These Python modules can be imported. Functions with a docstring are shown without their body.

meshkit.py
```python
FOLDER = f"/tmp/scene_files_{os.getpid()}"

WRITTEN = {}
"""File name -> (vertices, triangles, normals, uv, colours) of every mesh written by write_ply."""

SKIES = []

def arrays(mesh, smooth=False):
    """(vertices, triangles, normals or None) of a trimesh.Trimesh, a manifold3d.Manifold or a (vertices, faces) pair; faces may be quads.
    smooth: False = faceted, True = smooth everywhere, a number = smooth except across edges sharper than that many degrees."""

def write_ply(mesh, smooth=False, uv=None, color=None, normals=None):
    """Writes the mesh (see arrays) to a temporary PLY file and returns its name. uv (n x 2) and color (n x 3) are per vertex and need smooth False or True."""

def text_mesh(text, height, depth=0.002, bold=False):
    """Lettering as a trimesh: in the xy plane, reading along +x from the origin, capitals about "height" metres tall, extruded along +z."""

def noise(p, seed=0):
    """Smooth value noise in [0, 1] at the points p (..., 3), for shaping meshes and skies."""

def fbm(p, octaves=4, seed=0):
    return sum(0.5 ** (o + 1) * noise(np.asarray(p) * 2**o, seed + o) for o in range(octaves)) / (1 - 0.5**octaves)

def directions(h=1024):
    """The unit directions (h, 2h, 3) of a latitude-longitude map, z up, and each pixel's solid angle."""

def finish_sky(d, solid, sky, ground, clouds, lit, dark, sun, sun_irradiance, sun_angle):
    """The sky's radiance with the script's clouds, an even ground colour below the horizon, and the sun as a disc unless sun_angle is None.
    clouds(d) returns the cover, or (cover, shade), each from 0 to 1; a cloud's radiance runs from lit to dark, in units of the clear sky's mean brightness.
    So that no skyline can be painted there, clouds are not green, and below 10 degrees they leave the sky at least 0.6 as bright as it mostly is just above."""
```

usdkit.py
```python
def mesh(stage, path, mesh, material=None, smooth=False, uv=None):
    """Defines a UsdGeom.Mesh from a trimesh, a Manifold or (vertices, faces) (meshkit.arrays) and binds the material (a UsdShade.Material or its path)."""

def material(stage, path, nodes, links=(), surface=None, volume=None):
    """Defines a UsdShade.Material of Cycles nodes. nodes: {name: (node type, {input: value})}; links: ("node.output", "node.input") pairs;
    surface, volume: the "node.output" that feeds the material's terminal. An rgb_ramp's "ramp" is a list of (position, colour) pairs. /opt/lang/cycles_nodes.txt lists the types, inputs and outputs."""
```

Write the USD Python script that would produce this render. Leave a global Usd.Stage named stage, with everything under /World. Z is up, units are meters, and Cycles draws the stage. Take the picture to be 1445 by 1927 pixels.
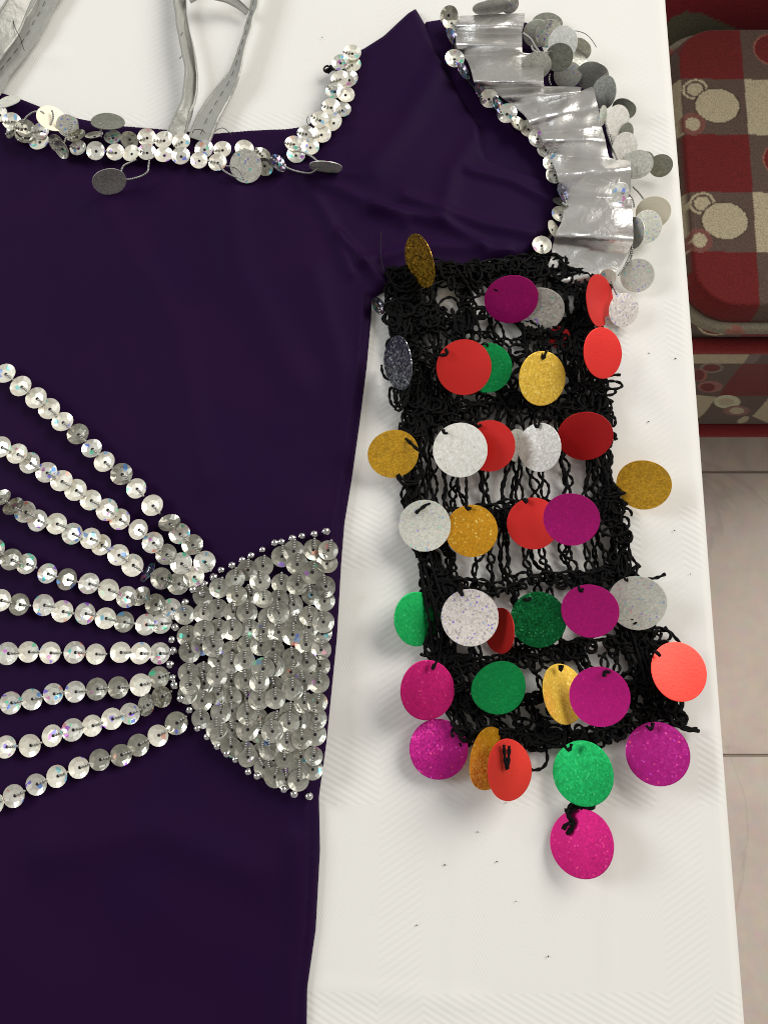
import math, random
import numpy as np, trimesh, shapely, usdkit, meshkit
from scipy.spatial import Delaunay
from scipy.interpolate import PchipInterpolator, CubicSpline
from pxr import Usd, UsdGeom, UsdLux, UsdShade, Gf, Sdf, Vt

stage = Usd.Stage.CreateInMemory()
UsdGeom.SetStageUpAxis(stage, UsdGeom.Tokens.z)
UsdGeom.SetStageMetersPerUnit(stage, 1.0)
UsdGeom.Xform.Define(stage, '/World')
UsdGeom.Scope.Define(stage, '/World/Looks')
random.seed(7)
RNG = np.random.default_rng(11)

# ------------------------------------------------------------------ camera, light, exposure
ZT = 0.75                                  # height of the table top
TH, DIST, FPX = math.radians(11.3), 0.393, 1572.0
CAM = np.array([0, -DIST * math.sin(TH), ZT + DIST * math.cos(TH)])
cam = UsdGeom.Camera.Define(stage, '/World/camera')
cam.AddTranslateOp().Set(Gf.Vec3d(*CAM))
cam.AddRotateXOp().Set(math.degrees(TH))
cam.CreateHorizontalApertureAttr(36.0)
cam.CreateVerticalApertureAttr(36.0 * 1024 / 767)
cam.CreateFocalLengthAttr(36.0 * FPX / 1445)
cam.CreateClippingRangeAttr(Gf.Vec2f(0.01, 100))
cam.CreateExposureAttr(0.0)

def material(name, nodes, links=(), surface='p.BSDF', volume=None):
    return usdkit.material(stage, '/World/Looks/' + name, nodes, links, surface=surface, volume=volume)

dome = UsdLux.DomeLight.Define(stage, '/World/sky')
dome.GetPrim().SetCustomDataByKey('kind', 'structure')
room = usdkit.material(stage, '/World/Looks/room_ambience', {'b': ('background_shader', {'color': (1.0, 0.955, 0.88), 'strength': 0.31})}, surface='b.background')
UsdShade.MaterialBindingAPI.Apply(dome.GetPrim()).Bind(room)

def rect(name, pos, target, w, h, power, color):
    L = UsdLux.RectLight.Define(stage, '/World/' + name)
    pos, target = np.array(pos, float), np.array(target, float)
    m = Gf.Matrix4d().SetLookAt(Gf.Vec3d(*pos), Gf.Vec3d(*target), Gf.Vec3d(0, 0, 1)).GetInverse()
    L.AddTransformOp().Set(m)
    L.CreateWidthAttr(w); L.CreateHeightAttr(h)
    L.CreateIntensityAttr(power); L.CreateNormalizeAttr(True)
    L.CreateColorAttr(Gf.Vec3f(*color))
    return L
rect('window_light', (1.7, 1.25, 2.4), (0.1, 0.05, ZT), 1.8, 1.5, 20.5, (1.0, 0.965, 0.90))
rect('far_window_light', (-1.9, 0.5, 2.2), (0, 0, ZT), 0.9, 0.9, 6.5, (0.92, 0.96, 1.0))

# ------------------------------------------------------------------ helpers
def U(px, py, z=ZT):
    """The point at height z that shows at this point of the photograph."""
    u = (px - 722.5) / FPX; v = (963.5 - py) / FPX
    d = np.array([u, v * math.cos(TH) + math.sin(TH), v * math.sin(TH) - math.cos(TH)])
    return CAM + d * (z - CAM[2]) / d[2]

def UU(pts, z=ZT):
    """Many points at once; pts (n,2) in the photograph, z number or (n,)."""
    pts = np.asarray(pts, float)
    z = np.broadcast_to(np.asarray(z, float), (len(pts),))
    u = (pts[:, 0] - 722.5) / FPX; v = (963.5 - pts[:, 1]) / FPX
    d = np.stack([u, v * math.cos(TH) + math.sin(TH), v * math.sin(TH) - math.cos(TH)], 1)
    return CAM + d * ((z - CAM[2]) / d[:, 2])[:, None]

def UY(px, py, y):
    """The point in the vertical plane at depth y."""
    u = (px - 722.5) / FPX; v = (963.5 - py) / FPX
    d = np.array([u, v * math.cos(TH) + math.sin(TH), v * math.sin(TH) - math.cos(TH)])
    return CAM + d * (y - CAM[1]) / d[1]

def mm(px, py, z=ZT):
    """Metres per photograph pixel around this point."""
    return float(np.linalg.norm(U(px + 1, py, z) - U(px, py, z)))

ORIGIN = {}
def fresh(parent, name):
    path, k = f'{parent}/{name}', 0
    while stage.GetPrimAtPath(path):
        k += 1; path = f'{parent}/{name}_{k:03d}'
    return path

def thing(name, label, cat, origin=(0, 0, 0), group=None, kind=None):
    path = fresh('/World', name)
    x = UsdGeom.Xform.Define(stage, path); x.AddTranslateOp().Set(Gf.Vec3d(*map(float, origin)))
    p = x.GetPrim()
    for k, v in (('label', label), ('category', cat), ('group', group), ('kind', kind)):
        if v: p.SetCustomDataByKey(k, v)
    ORIGIN[path] = np.array(origin, float)
    return path

def part(parent, name, mesh, mat, smooth=40, label=None, kind=None, color=None):
    path = fresh(parent, name)
    root = '/'.join(path.split('/')[:3])
    o = ORIGIN.get(root, np.zeros(3))
    if isinstance(mesh, tuple):
        mesh = trimesh.Trimesh(np.asarray(mesh[0], float), np.asarray(mesh[1], int), process=False)
    mesh = trimesh.Trimesh(np.asarray(mesh.vertices) - o, mesh.faces, process=False)
    m = usdkit.mesh(stage, path, mesh, mat, smooth=smooth)
    if color is not None:
        UsdGeom.PrimvarsAPI(m).CreatePrimvar('print', Sdf.ValueTypeNames.Color3fArray, 'vertex').Set(Vt.Vec3fArray.FromNumpy(np.asarray(color, np.float32)))
    if label: m.GetPrim().SetCustomDataByKey('label', label)
    if kind: m.GetPrim().SetCustomDataByKey('kind', kind)
    return path

def cat(ms): return trimesh.util.concatenate(ms)

def resample(pts, step):
    pts = np.asarray(pts, float)
    d = np.r_[0, np.cumsum(np.linalg.norm(np.diff(pts, axis=0), axis=1))]
    keep = np.r_[True, np.diff(d) > 1e-9]; d, pts = d[keep], pts[keep]
    n = max(2, int(d[-1] / step) + 1)
    t = np.linspace(0, d[-1], n)
    return np.stack([np.interp(t, d, pts[:, k]) for k in range(pts.shape[1])], 1)

def curve(pts, step):
    """A smooth curve through the points."""
    pts = np.asarray(pts, float)
    d = np.r_[0, np.cumsum(np.linalg.norm(np.diff(pts, axis=0), axis=1))]
    if len(pts) == 2: return resample(pts, step)
    t = np.linspace(0, d[-1], max(3, int(d[-1] / step) + 1))
    return np.stack([PchipInterpolator(d, pts[:, k])(t) for k in range(pts.shape[1])], 1)

def tube(P, r, sides=6, ends=True):
    P = np.asarray(P, float); n = len(P)
    T = np.gradient(P, axis=0); T /= np.maximum(np.linalg.norm(T, axis=1, keepdims=True), 1e-12)
    ref = np.where(np.abs(T[:, 2:3]) > 0.9, [[1.0, 0, 0]], [[0, 0, 1.0]])
    A = np.cross(T, ref); A /= np.maximum(np.linalg.norm(A, axis=1, keepdims=True), 1e-12)
    B = np.cross(T, A)
    r = np.asarray(r, float); r = r if r.ndim == 2 else np.broadcast_to(r, (n,))[:, None]
    a = np.arange(sides) * 2 * math.pi / sides
    V = P[:, None] + r[:, :, None] * (np.cos(a)[None, :, None] * A[:, None] + np.sin(a)[None, :, None] * B[:, None])
    V = V.reshape(-1, 3)
    i, j = np.meshgrid(np.arange(n - 1), np.arange(sides), indexing='ij')
    k = (j + 1) % sides
    q = np.stack([i * sides + j, (i + 1) * sides + j, (i + 1) * sides + k, i * sides + k], -1).reshape(-1, 4)
    F = np.vstack([q[:, [0, 1, 2]], q[:, [0, 2, 3]]])
    if ends:
        V = np.vstack([V, P[0], P[-1]]); c0, c1 = n * sides, n * sides + 1
        jj = np.arange(sides); kk = (jj + 1) % sides
        F = np.vstack([F, np.stack([np.full(sides, c0), jj, kk], 1), np.stack([np.full(sides, c1), (n - 1) * sides + kk, (n - 1) * sides + jj], 1)])
    return trimesh.Trimesh(V, F, process=False)

def puff(poly, T, R, z0, step=0.0025, extra=None, edge_step=0.0018, fine=None):
    """A soft sheet over the outline (metres), rounded down to z0 at its edge; extra(xy, d) adds height."""
    if not poly.is_valid: poly = poly.buffer(0)
    b = resample(np.array(poly.exterior.coords), edge_step)[:-1]
    x0, y0, x1, y1 = poly.bounds
    gx, gy = np.meshgrid(np.arange(x0, x1, step), np.arange(y0, y1, step))
    gx = gx + (np.arange(gx.shape[0])[:, None] % 2) * step * 0.5
    g = np.stack([gx.ravel(), gy.ravel()], 1)
    rings = [b]
    for off in (R * 0.06, R * 0.2, R * 0.45, R * 0.75):
        q = poly.buffer(-off)
        for s in getattr(q, 'geoms', [q]):
            if not s.is_empty: rings.append(resample(np.array(s.exterior.coords), edge_step * 1.1)[:-1])
    sp = shapely.points(g)
    inside = shapely.contains(poly, sp); g = g[inside]
    d = shapely.distance(poly.exterior, shapely.points(g)); g = g[d > max(R * 0.8, step * 0.6)]
    P = np.vstack(rings + [g])
    P = P + RNG.normal(0, 1e-7, P.shape)
    tri = Delaunay(P).simplices
    c = P[tri].mean(1)
    tri = tri[shapely.contains(poly.buffer(1e-6), shapely.points(c))]
    a, bb, cc = P[tri[:, 0]], P[tri[:, 1]], P[tri[:, 2]]
    s = (bb[:, 0] - a[:, 0]) * (cc[:, 1] - a[:, 1]) - (bb[:, 1] - a[:, 1]) * (cc[:, 0] - a[:, 0])
    tri = np.where((s < 0)[:, None], tri[:, ::-1], tri)
    d = shapely.distance(poly.exterior, shapely.points(P)); d[:len(b)] = 0
    k = np.clip(d / R, 0, 1)
    z = z0 + T * np.sqrt(np.clip(1 - (1 - k) ** 2, 0, 1))
    if extra is not None: z = z + extra(P, d) * np.clip(d / (R * 0.7), 0, 1)
    return trimesh.Trimesh(np.column_stack([P, z]), tri, process=False)

def poly_px(pts, z=ZT):
    return shapely.Polygon(UU(pts, z)[:, :2])

def seg_ridge(xy, pts, width, amp):
    line = shapely.LineString(UU(pts)[:, :2])
    d = shapely.distance(line, shapely.points(xy))
    return amp * np.exp(-(d / width) ** 2)

def frame_of(n, hint):
    n = n / np.linalg.norm(n); a = hint - n * (hint @ n); a /= np.linalg.norm(a)
    return a, np.cross(n, a), n

# ------------------------------------------------------------------ materials
POS = ('geometry', {})
def glitter_nodes(color, metallic, rough, cell, jitter, spark, sparkcol=None, dark=0.6, sparkle_amount=0.06):
    """Coloured foil pressed with small glitter cells that each mirror another way."""
    nodes = {
        'g': POS,
        'v': ('voronoi_texture', {'scale': cell, 'feature': 'f1', 'randomness': 1.0}),
        'sc': ('separate_color', {}),
        'dark': ('mix_color', {'a': tuple(c * dark for c in color), 'b': tuple(min(1, c * 1.12) for c in color)}),
        'rb': ('rgb_ramp', {'ramp': [(0, (0.30, 0.05, 1.0)), (0.3, (0.1, 0.45, 1.0)), (0.5, (0.1, 1.0, 0.55)), (0.65, (1.0, 0.95, 0.85)), (0.8, (1.0, 0.35, 0.2)), (1, (0.45, 0.05, 1.0))] if sparkcol is None else sparkcol}),
        'gt': ('math', {'math_type': 'greater_than', 'value2': 1 - sparkle_amount}),
        'ms': ('math', {'math_type': 'multiply', 'value2': spark}),
        'mx': ('mix_color', {}),
        'sub': ('vector_math', {'math_type': 'subtract', 'vector2': (0.5, 0.5, 0.5)}),
        'scl': ('vector_math', {'math_type': 'scale', 'scale': jitter}),
        'add': ('vector_math', {'math_type': 'add'}),
        'nrm': ('vector_math', {'math_type': 'normalize'}),
        'p': ('principled_bsdf', {'metallic': metallic, 'roughness': rough, 'specular_ior_level': 0.6}),
    }
    links = [('g.position', 'v.vector'), ('v.color', 'sc.color'), ('sc.r', 'dark.fac'), ('sc.g', 'gt.value1'), ('gt.value', 'ms.value1'),
             ('ms.value', 'mx.fac'), ('dark.result', 'mx.a'), ('sc.b', 'rb.fac'), ('rb.color', 'mx.b'), ('mx.result', 'p.base_color'),
             ('v.color', 'sub.vector1'), ('sub.vector', 'scl.vector1'), ('scl.vector', 'add.vector1'), ('g.normal', 'add.vector2'),
             ('add.vector', 'nrm.vector1'), ('nrm.vector', 'p.normal')]
    return nodes, links
def glitter(name, *a, **k):
    n, l = glitter_nodes(*a, **k); return material(name, n, l)
def foil(name, color, metallic=0.75, rough=0.33, grain=0.06):
    return material(name, {'g': POS, 'n': ('noise_texture', {'scale': 900.0, 'detail': 2.0}), 'b': ('bump', {'strength': grain, 'distance': 0.001}),
                           'p': ('principled_bsdf', {'base_color': color, 'metallic': metallic, 'roughness': rough})},
                    [('g.position', 'n.vector'), ('n.fac', 'b.height'), ('b.normal', 'p.normal')])

M = {}
M['sequin'] = glitter('sequin_silver', (0.95, 0.91, 0.82), 0.7, 0.30, 620.0, 0.10, 0.85, dark=0.80, sparkle_amount=0.10)
M['sequin_warm'] = glitter('sequin_cream', (0.97, 0.90, 0.78), 0.5, 0.36, 520.0, 0.06, 0.7, dark=0.9, sparkle_amount=0.05)
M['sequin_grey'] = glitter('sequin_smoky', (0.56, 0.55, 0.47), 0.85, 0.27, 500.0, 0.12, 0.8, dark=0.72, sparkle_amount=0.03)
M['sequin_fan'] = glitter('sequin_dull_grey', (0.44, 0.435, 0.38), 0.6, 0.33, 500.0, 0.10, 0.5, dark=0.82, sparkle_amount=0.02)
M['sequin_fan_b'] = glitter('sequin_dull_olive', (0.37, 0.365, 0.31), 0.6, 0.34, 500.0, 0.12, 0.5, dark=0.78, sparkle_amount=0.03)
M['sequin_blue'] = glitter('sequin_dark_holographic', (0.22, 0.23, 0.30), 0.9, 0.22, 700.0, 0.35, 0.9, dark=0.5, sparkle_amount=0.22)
M['p_red'] = foil('foil_red', (0.86, 0.035, 0.03), 0.55, 0.36)
M['p_deep_red'] = foil('foil_deep_red', (0.72, 0.022, 0.025), 0.6, 0.33)
M['p_coral'] = foil('foil_coral', (0.92, 0.06, 0.045), 0.8, 0.40)
M['p_magenta'] = glitter('foil_magenta', (0.60, 0.006, 0.24), 0.55, 0.42, 1400.0, 0.05, 0.4, [(0, (1, 0.05, 0.2)), (1, (0.9, 0.02, 0.5))], dark=0.9, sparkle_amount=0.015)
M['p_magenta_glitter'] = glitter('foil_magenta_glitter', (0.50, 0.005, 0.24), 0.6, 0.40, 1400.0, 0.13, 0.55, [(0, (1, 0.1, 0.15)), (1, (0.8, 0.1, 0.9))], dark=0.8, sparkle_amount=0.04)
M['p_pink'] = glitter('foil_pink', (0.44, 0.006, 0.13), 0.8, 0.46, 1400.0, 0.06, 0.3, [(0, (0.8, 0.1, 0.15)), (1, (0.7, 0.1, 0.4))], dark=0.86, sparkle_amount=0.03)
M['p_green'] = glitter('foil_green', (0.008, 0.40, 0.10), 0.8, 0.45, 1400.0, 0.07, 0.3, [(0, (0.05, 0.6, 0.2)), (1, (0.15, 0.65, 0.25))], dark=0.82, sparkle_amount=0.04)
M['p_dark_green'] = glitter('foil_dark_green', (0.004, 0.17, 0.045), 0.85, 0.34, 1440.0, 0.176, 0.5, [(0, (0.02, 0.4, 0.1)), (1, (0.1, 0.5, 0.2))], dark=0.5, sparkle_amount=0.04)
M['p_gold'] = glitter('foil_gold', (0.98, 0.60, 0.07), 0.5, 0.38, 1300.0, 0.13, 0.6, [(0, (1, 0.85, 0.3)), (1, (1, 0.7, 0.15))], dark=0.75, sparkle_amount=0.08)
M['p_orange_gold'] = glitter('foil_orange_gold', (0.86, 0.40, 0.018), 0.65, 0.36, 1280.0, 0.176, 0.7, [(0, (1, 0.8, 0.2)), (1, (1, 0.6, 0.1))], dark=0.75, sparkle_amount=0.06)
M['p_old_gold'] = glitter('foil_old_gold', (0.95, 0.50, 0.03), 0.4, 0.40, 1300.0, 0.12, 0.6, [(0, (0.95, 0.65, 0.1)), (1, (0.5, 0.25, 0.02))], dark=0.68, sparkle_amount=0.08)
M['p_brown_gold'] = glitter('foil_brown_gold', (0.75, 0.42, 0.04), 0.7, 0.34, 1300.0, 0.45, 0.7, [(0, (0.8, 0.5, 0.05)), (1, (0.2, 0.08, 0.01))], dark=0.12, sparkle_amount=0.1)
M['p_silver'] = glitter('foil_silver_glitter', (0.86, 0.85, 0.78), 0.6, 0.38, 1120.0, 0.176, 0.8, dark=0.80, sparkle_amount=0.05)
M['p_white'] = glitter('foil_white_glitter', (0.99, 0.96, 0.86), 0.2, 0.42, 1100.0, 0.14, 0.7, [(0, (1, 1, 0.95)), (1, (0.55, 0.52, 0.45))], dark=0.86, sparkle_amount=0.08)
M['p_lilac'] = glitter('foil_lilac_glitter', (0.90, 0.83, 0.79), 0.4, 0.42, 1300.0, 0.14, 0.9, [(0, (0.25, 0.1, 1)), (0.3, (0.45, 0.42, 0.42)), (0.8, (0.5, 0.46, 0.45)), (1, (0.3, 0.5, 1))], dark=0.85, sparkle_amount=0.10)
M['p_pale'] = glitter('foil_pale_silver', (0.82, 0.83, 0.74), 0.4, 0.42, 1280.0, 0.080, 0.55, dark=0.88, sparkle_amount=0.06)
M['p_grey'] = glitter('foil_dull_grey', (0.60, 0.60, 0.54), 0.6, 0.45, 1300.0, 0.10, 0.3, [(0, (0.4, 0.4, 0.36)), (1, (0.6, 0.6, 0.55))], dark=0.78)
M['p_olive'] = glitter('foil_dark_grey', (0.31, 0.32, 0.27), 0.75, 0.45, 1280.0, 0.096, 0.3, [(0, (0.3, 0.3, 0.26)), (1, (0.4, 0.4, 0.35))], dark=0.75)
M['p_blue_silver'] = glitter('foil_blue_silver', (0.50, 0.54, 0.58), 0.95, 0.25, 1120.0, 0.520, 0.6, [(0, (0.5, 0.6, 0.9)), (1, (0.1, 0.12, 0.2))], dark=0.45, sparkle_amount=0.10)
M['p_cream'] = foil('foil_cream', (0.98, 0.90, 0.72), 0.1, 0.45)
M['bead'] = material('bead_metal', {'p': ('principled_bsdf', {'base_color': (0.72, 0.71, 0.72), 'metallic': 1.0, 'roughness': 0.14})})
M['seed'] = material('seed_glass', {'p': ('principled_bsdf', {'base_color': (0.36, 0.36, 0.34), 'metallic': 0.6, 'roughness': 0.25})})
M['thread'] = material('dark_thread', {'p': ('principled_bsdf', {'base_color': (0.012, 0.010, 0.013), 'roughness': 0.85})})
M['yarn'] = material('black_yarn', {'g': POS, 'n': ('noise_texture', {'scale': 1600.0, 'detail': 2.0}), 'b': ('bump', {'strength': 0.7, 'distance': 0.0006}),
                                    'p': ('principled_bsdf', {'base_color': (0.0030, 0.0028, 0.0030), 'roughness': 0.75, 'specular_ior_level': 0.15})},
                     [('g.position', 'n.vector'), ('n.fac', 'b.height'), ('b.normal', 'p.normal')])
M['purple'] = material('purple_jersey', {'g': POS, 'n': ('noise_texture', {'scale': 2600.0, 'detail': 1.0}), 'n2': ('noise_texture', {'scale': 22.0, 'detail': 3.0}),
                                         'm': ('mix_color', {'a': (0.0115, 0.0016, 0.028), 'b': (0.0170, 0.0024, 0.029)}), 'b': ('bump', {'strength': 0.25, 'distance': 0.0004}),
                                         'p': ('principled_bsdf', {'roughness': 0.68, 'specular_ior_level': 0.09})},
                       [('g.position', 'n.vector'), ('g.position', 'n2.vector'), ('n2.fac', 'm.fac'), ('m.result', 'p.base_color'), ('n.fac', 'b.height'), ('b.normal', 'p.normal')])
M['lame'] = material('silver_lame', {'g': POS, 'n': ('noise_texture', {'scale': 75.0, 'detail': 3.0}), 'n3': ('noise_texture', {'scale': 1900.0, 'detail': 1.0}),
                                     'nr': ('noise_texture', {'scale': 130.0, 'detail': 2.5, 'distortion': 0.8}), 'r1': ('math', {'math_type': 'subtract', 'value2': 0.5}), 'r2': ('math', {'math_type': 'absolute'}),
                                     'r3': ('math', {'math_type': 'multiply', 'value2': -0.75}), 'a': ('math', {'math_type': 'multiply_add', 'value2': 0.10}), 'a2': ('math', {'math_type': 'add'}),
                                     'b': ('bump', {'strength': 0.34, 'distance': 0.0028}),
                                     'p': ('principled_bsdf', {'base_color': (0.92, 0.915, 0.90), 'metallic': 1.0, 'roughness': 0.34})},
                     [('g.position', 'n.vector'), ('g.position', 'n3.vector'), ('g.position', 'nr.vector'), ('nr.fac', 'r1.value1'), ('r1.value', 'r2.value1'), ('r2.value', 'r3.value1'),
                      ('n3.fac', 'a.value1'), ('n.fac', 'a.value3'), ('a.value', 'a2.value1'), ('r3.value', 'a2.value2'), ('a2.value', 'b.height'), ('b.normal', 'p.normal')])
M['strap'] = material('strap_grey_satin', {'g': POS, 'n': ('noise_texture', {'scale': 260.0, 'detail': 3.0}), 'b': ('bump', {'strength': 0.35, 'distance': 0.0015}),
                                           'p': ('principled_bsdf', {'base_color': (0.40, 0.40, 0.37), 'metallic': 0.25, 'roughness': 0.45})},
                      [('g.position', 'n.vector'), ('n.fac', 'b.height'), ('b.normal', 'p.normal')])
M['lint'] = material('dark_lint', {'p': ('principled_bsdf', {'base_color': (0.05, 0.045, 0.04), 'roughness': 0.9})})

# white damask: a plaid of ribbed bands; vertical bands ribbed one way, horizontal bands the other
def damask():
    n = {'g': POS, 's': ('separate_xyz', {}), 'wob': ('noise_texture', {'scale': 9.0, 'detail': 1.0}),
         'p': ('principled_bsdf', {'base_color': (0.83, 0.823, 0.795), 'roughness': 0.75, 'specular_ior_level': 0.25, 'sheen_weight': 0.05})}
    l = [('g.position', 's.vector'), ('g.position', 'wob.vector')]
    def math_(k, t, a, b=None, c=None):
        n[k] = ('math', {'math_type': t})
        for i, v in enumerate((a, b, c), 1):
            if v is None: continue
            if isinstance(v, str): l.append((v, f'{k}.value{i}'))
            else: n[k][1][f'value{i}'] = float(v)
        return k + '.value'
    xx = math_('xw', 'multiply_add', 'wob.fac', 0.004, 's.x')
    yw = math_('yw', 'multiply_add', 'wob.fac', 0.004, 's.y')
    def band(k, src, off, period, width):
        f = math_(k + 'f', 'floored_modulo', math_(k + 'o', 'add', src, off), period)
        return math_(k + 'b', 'less_than', f, width)
    bx = band('bx', xx, 0.0, 0.1225, 0.019); bx2 = band('bx2', xx, -0.041, 0.1225, 0.006)
    by = band('by', yw, 0.130, 0.105, 0.030); by2 = band('by2', yw, 0.072, 0.105, 0.005)
    def rib(k, kx, ky):
        a = math_(k + 'a', 'multiply', xx, kx); b = math_(k + 'c', 'multiply_add', yw, ky, a)
        return math_(k + 's', 'sine', b)
    w = 2 * math.pi / 0.0027
    r1 = rib('r1', -w * 0.55, w * 0.84); r2 = rib('r2', w * 0.5, w * 0.86); r3 = rib('r3', w * 1.9, w * 1.1)
    h1 = math_('h1', 'multiply', bx, r1); h2 = math_('h2', 'multiply', by, r2)
    nb = math_('nb', 'subtract', 1.0, bx); h2 = math_('h2b', 'multiply', h2, nb)
    h = math_('h', 'add', h1, h2)
    e = math_('e', 'multiply', math_('e0', 'maximum', bx2, by2), 0.5)
    h = math_('hh', 'add', h, math_('e2', 'multiply', e, r3))
    n['fine'] = ('noise_texture', {'scale': 1500.0, 'detail': 1.0}); l.append(('g.position', 'fine.vector'))
    h = math_('h4', 'multiply_add', 'fine.fac', 0.9, h)
    n['b'] = ('bump', {'strength': 0.085, 'distance': 0.0007}); l.append((h, 'b.height')); l.append(('b.normal', 'p.normal'))
    return material('white_damask', n, l)
M['cloth'] = damask()
M['upholstery'] = material('printed_upholstery', {'c': ('attribute', {'attribute': 'print'}), 'g': POS, 'n': ('noise_texture', {'scale': 700.0, 'detail': 2.0}),
                                                  'mr': ('map_range', {'from_min': 0.3, 'from_max': 0.7, 'to_min': 0.9, 'to_max': 1.45}), 'mx': ('mix_color', {'blend_type': 'multiply', 'fac': 1.0}),
                                                  'cc': ('combine_xyz', {}), 'b': ('bump', {'strength': 0.4, 'distance': 0.002}),
                                                  'p': ('principled_bsdf', {'roughness': 0.9, 'sheen_weight': 0.1, 'specular_ior_level': 0.2})},
                           [('g.position', 'n.vector'), ('n.fac', 'mr.value'), ('mr.result', 'cc.x'), ('mr.result', 'cc.y'), ('mr.result', 'cc.z'), ('c.color', 'mx.a'), ('cc.vector', 'mx.b'),
                            ('mx.result', 'p.base_color'), ('n.fac', 'b.height'), ('b.normal', 'p.normal')])
def tile_mat(k, base):
    return material(f'floor_tile_{k}', {'g': POS, 'n': ('noise_texture', {'scale': 7.0 + k, 'detail': 6.0, 'roughness': 0.6, 'distortion': 0.6}), 'n2': ('noise_texture', {'scale': 60.0, 'detail': 4.0}),
                    'r': ('rgb_ramp', {'ramp': [(0.25, tuple(c * 0.80 for c in base)), (0.45, base), (0.60, tuple(min(1, c * 1.08) for c in base)), (0.8, (base[0] * 0.95, base[1] * 0.86, base[2] * 0.80))]}),
                    'v': ('noise_texture', {'scale': 3.2, 'detail': 5.0, 'distortion': 1.2}), 'va': ('math', {'math_type': 'subtract', 'value2': 0.5}), 'vb': ('math', {'math_type': 'absolute'}),
                    'vc': ('map_range', {'from_min': 0.0, 'from_max': 0.012, 'to_min': 0.2, 'to_max': 0.0, 'clamp': True}), 'm': ('mix_color', {'b': (0.28, 0.24, 0.23)}),
                    'm2': ('mix_color', {'blend_type': 'multiply', 'fac': 0.25}),
                    'p': ('principled_bsdf', {'roughness': 0.35, 'specular_ior_level': 0.4})},
                    [('g.position', 'n.vector'), ('g.position', 'n2.vector'), ('g.position', 'v.vector'), ('n.fac', 'r.fac'), ('v.fac', 'va.value1'), ('va.value', 'vb.value1'), ('vb.value', 'vc.value'),
                     ('vc.result', 'm.fac'), ('r.color', 'm.a'), ('m.result', 'm2.a'), ('n2.color', 'm2.b'), ('m2.result', 'p.base_color')])
TILES = [tile_mat(0, (0.72, 0.60, 0.53)), tile_mat(1, (0.70, 0.60, 0.54)), tile_mat(2, (0.74, 0.62, 0.54))]
M['grout'] = material('grout', {'p': ('principled_bsdf', {'base_color': (0.33, 0.28, 0.24), 'roughness': 0.9})})

# ------------------------------------------------------------------ setting: tiled floor
S, X0, Y0 = 0.3826, 0.36, 0.207 - 0.3826
fl = thing('floor', 'pale pinkish marbled ceramic tile floor with brown grout', 'floor', (0.55, 0, 0), kind='structure')
g = trimesh.creation.box((3.2, 3.2, 0.02)); g.apply_translation((0.55, 0.2, -0.0125)); part(fl, 'grout', g, M['grout'], smooth=False)
for i in range(-3, 4):
    for j in range(-3, 5):
        w = S - 0.004
        b = shapely.box(-w / 2, -w / 2, w / 2, w / 2).buffer(-0.004).buffer(0.004, quad_segs=2)
        t = trimesh.creation.extrude_polygon(b, 0.008)
        t.apply_translation((X0 + (i + 0.5) * S, Y0 + (j + 0.5) * S, -0.008 + RNG.uniform(0, 0.0006)))
        part(fl, 'tile', t, TILES[int(RNG.integers(3))], smooth=False)

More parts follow.
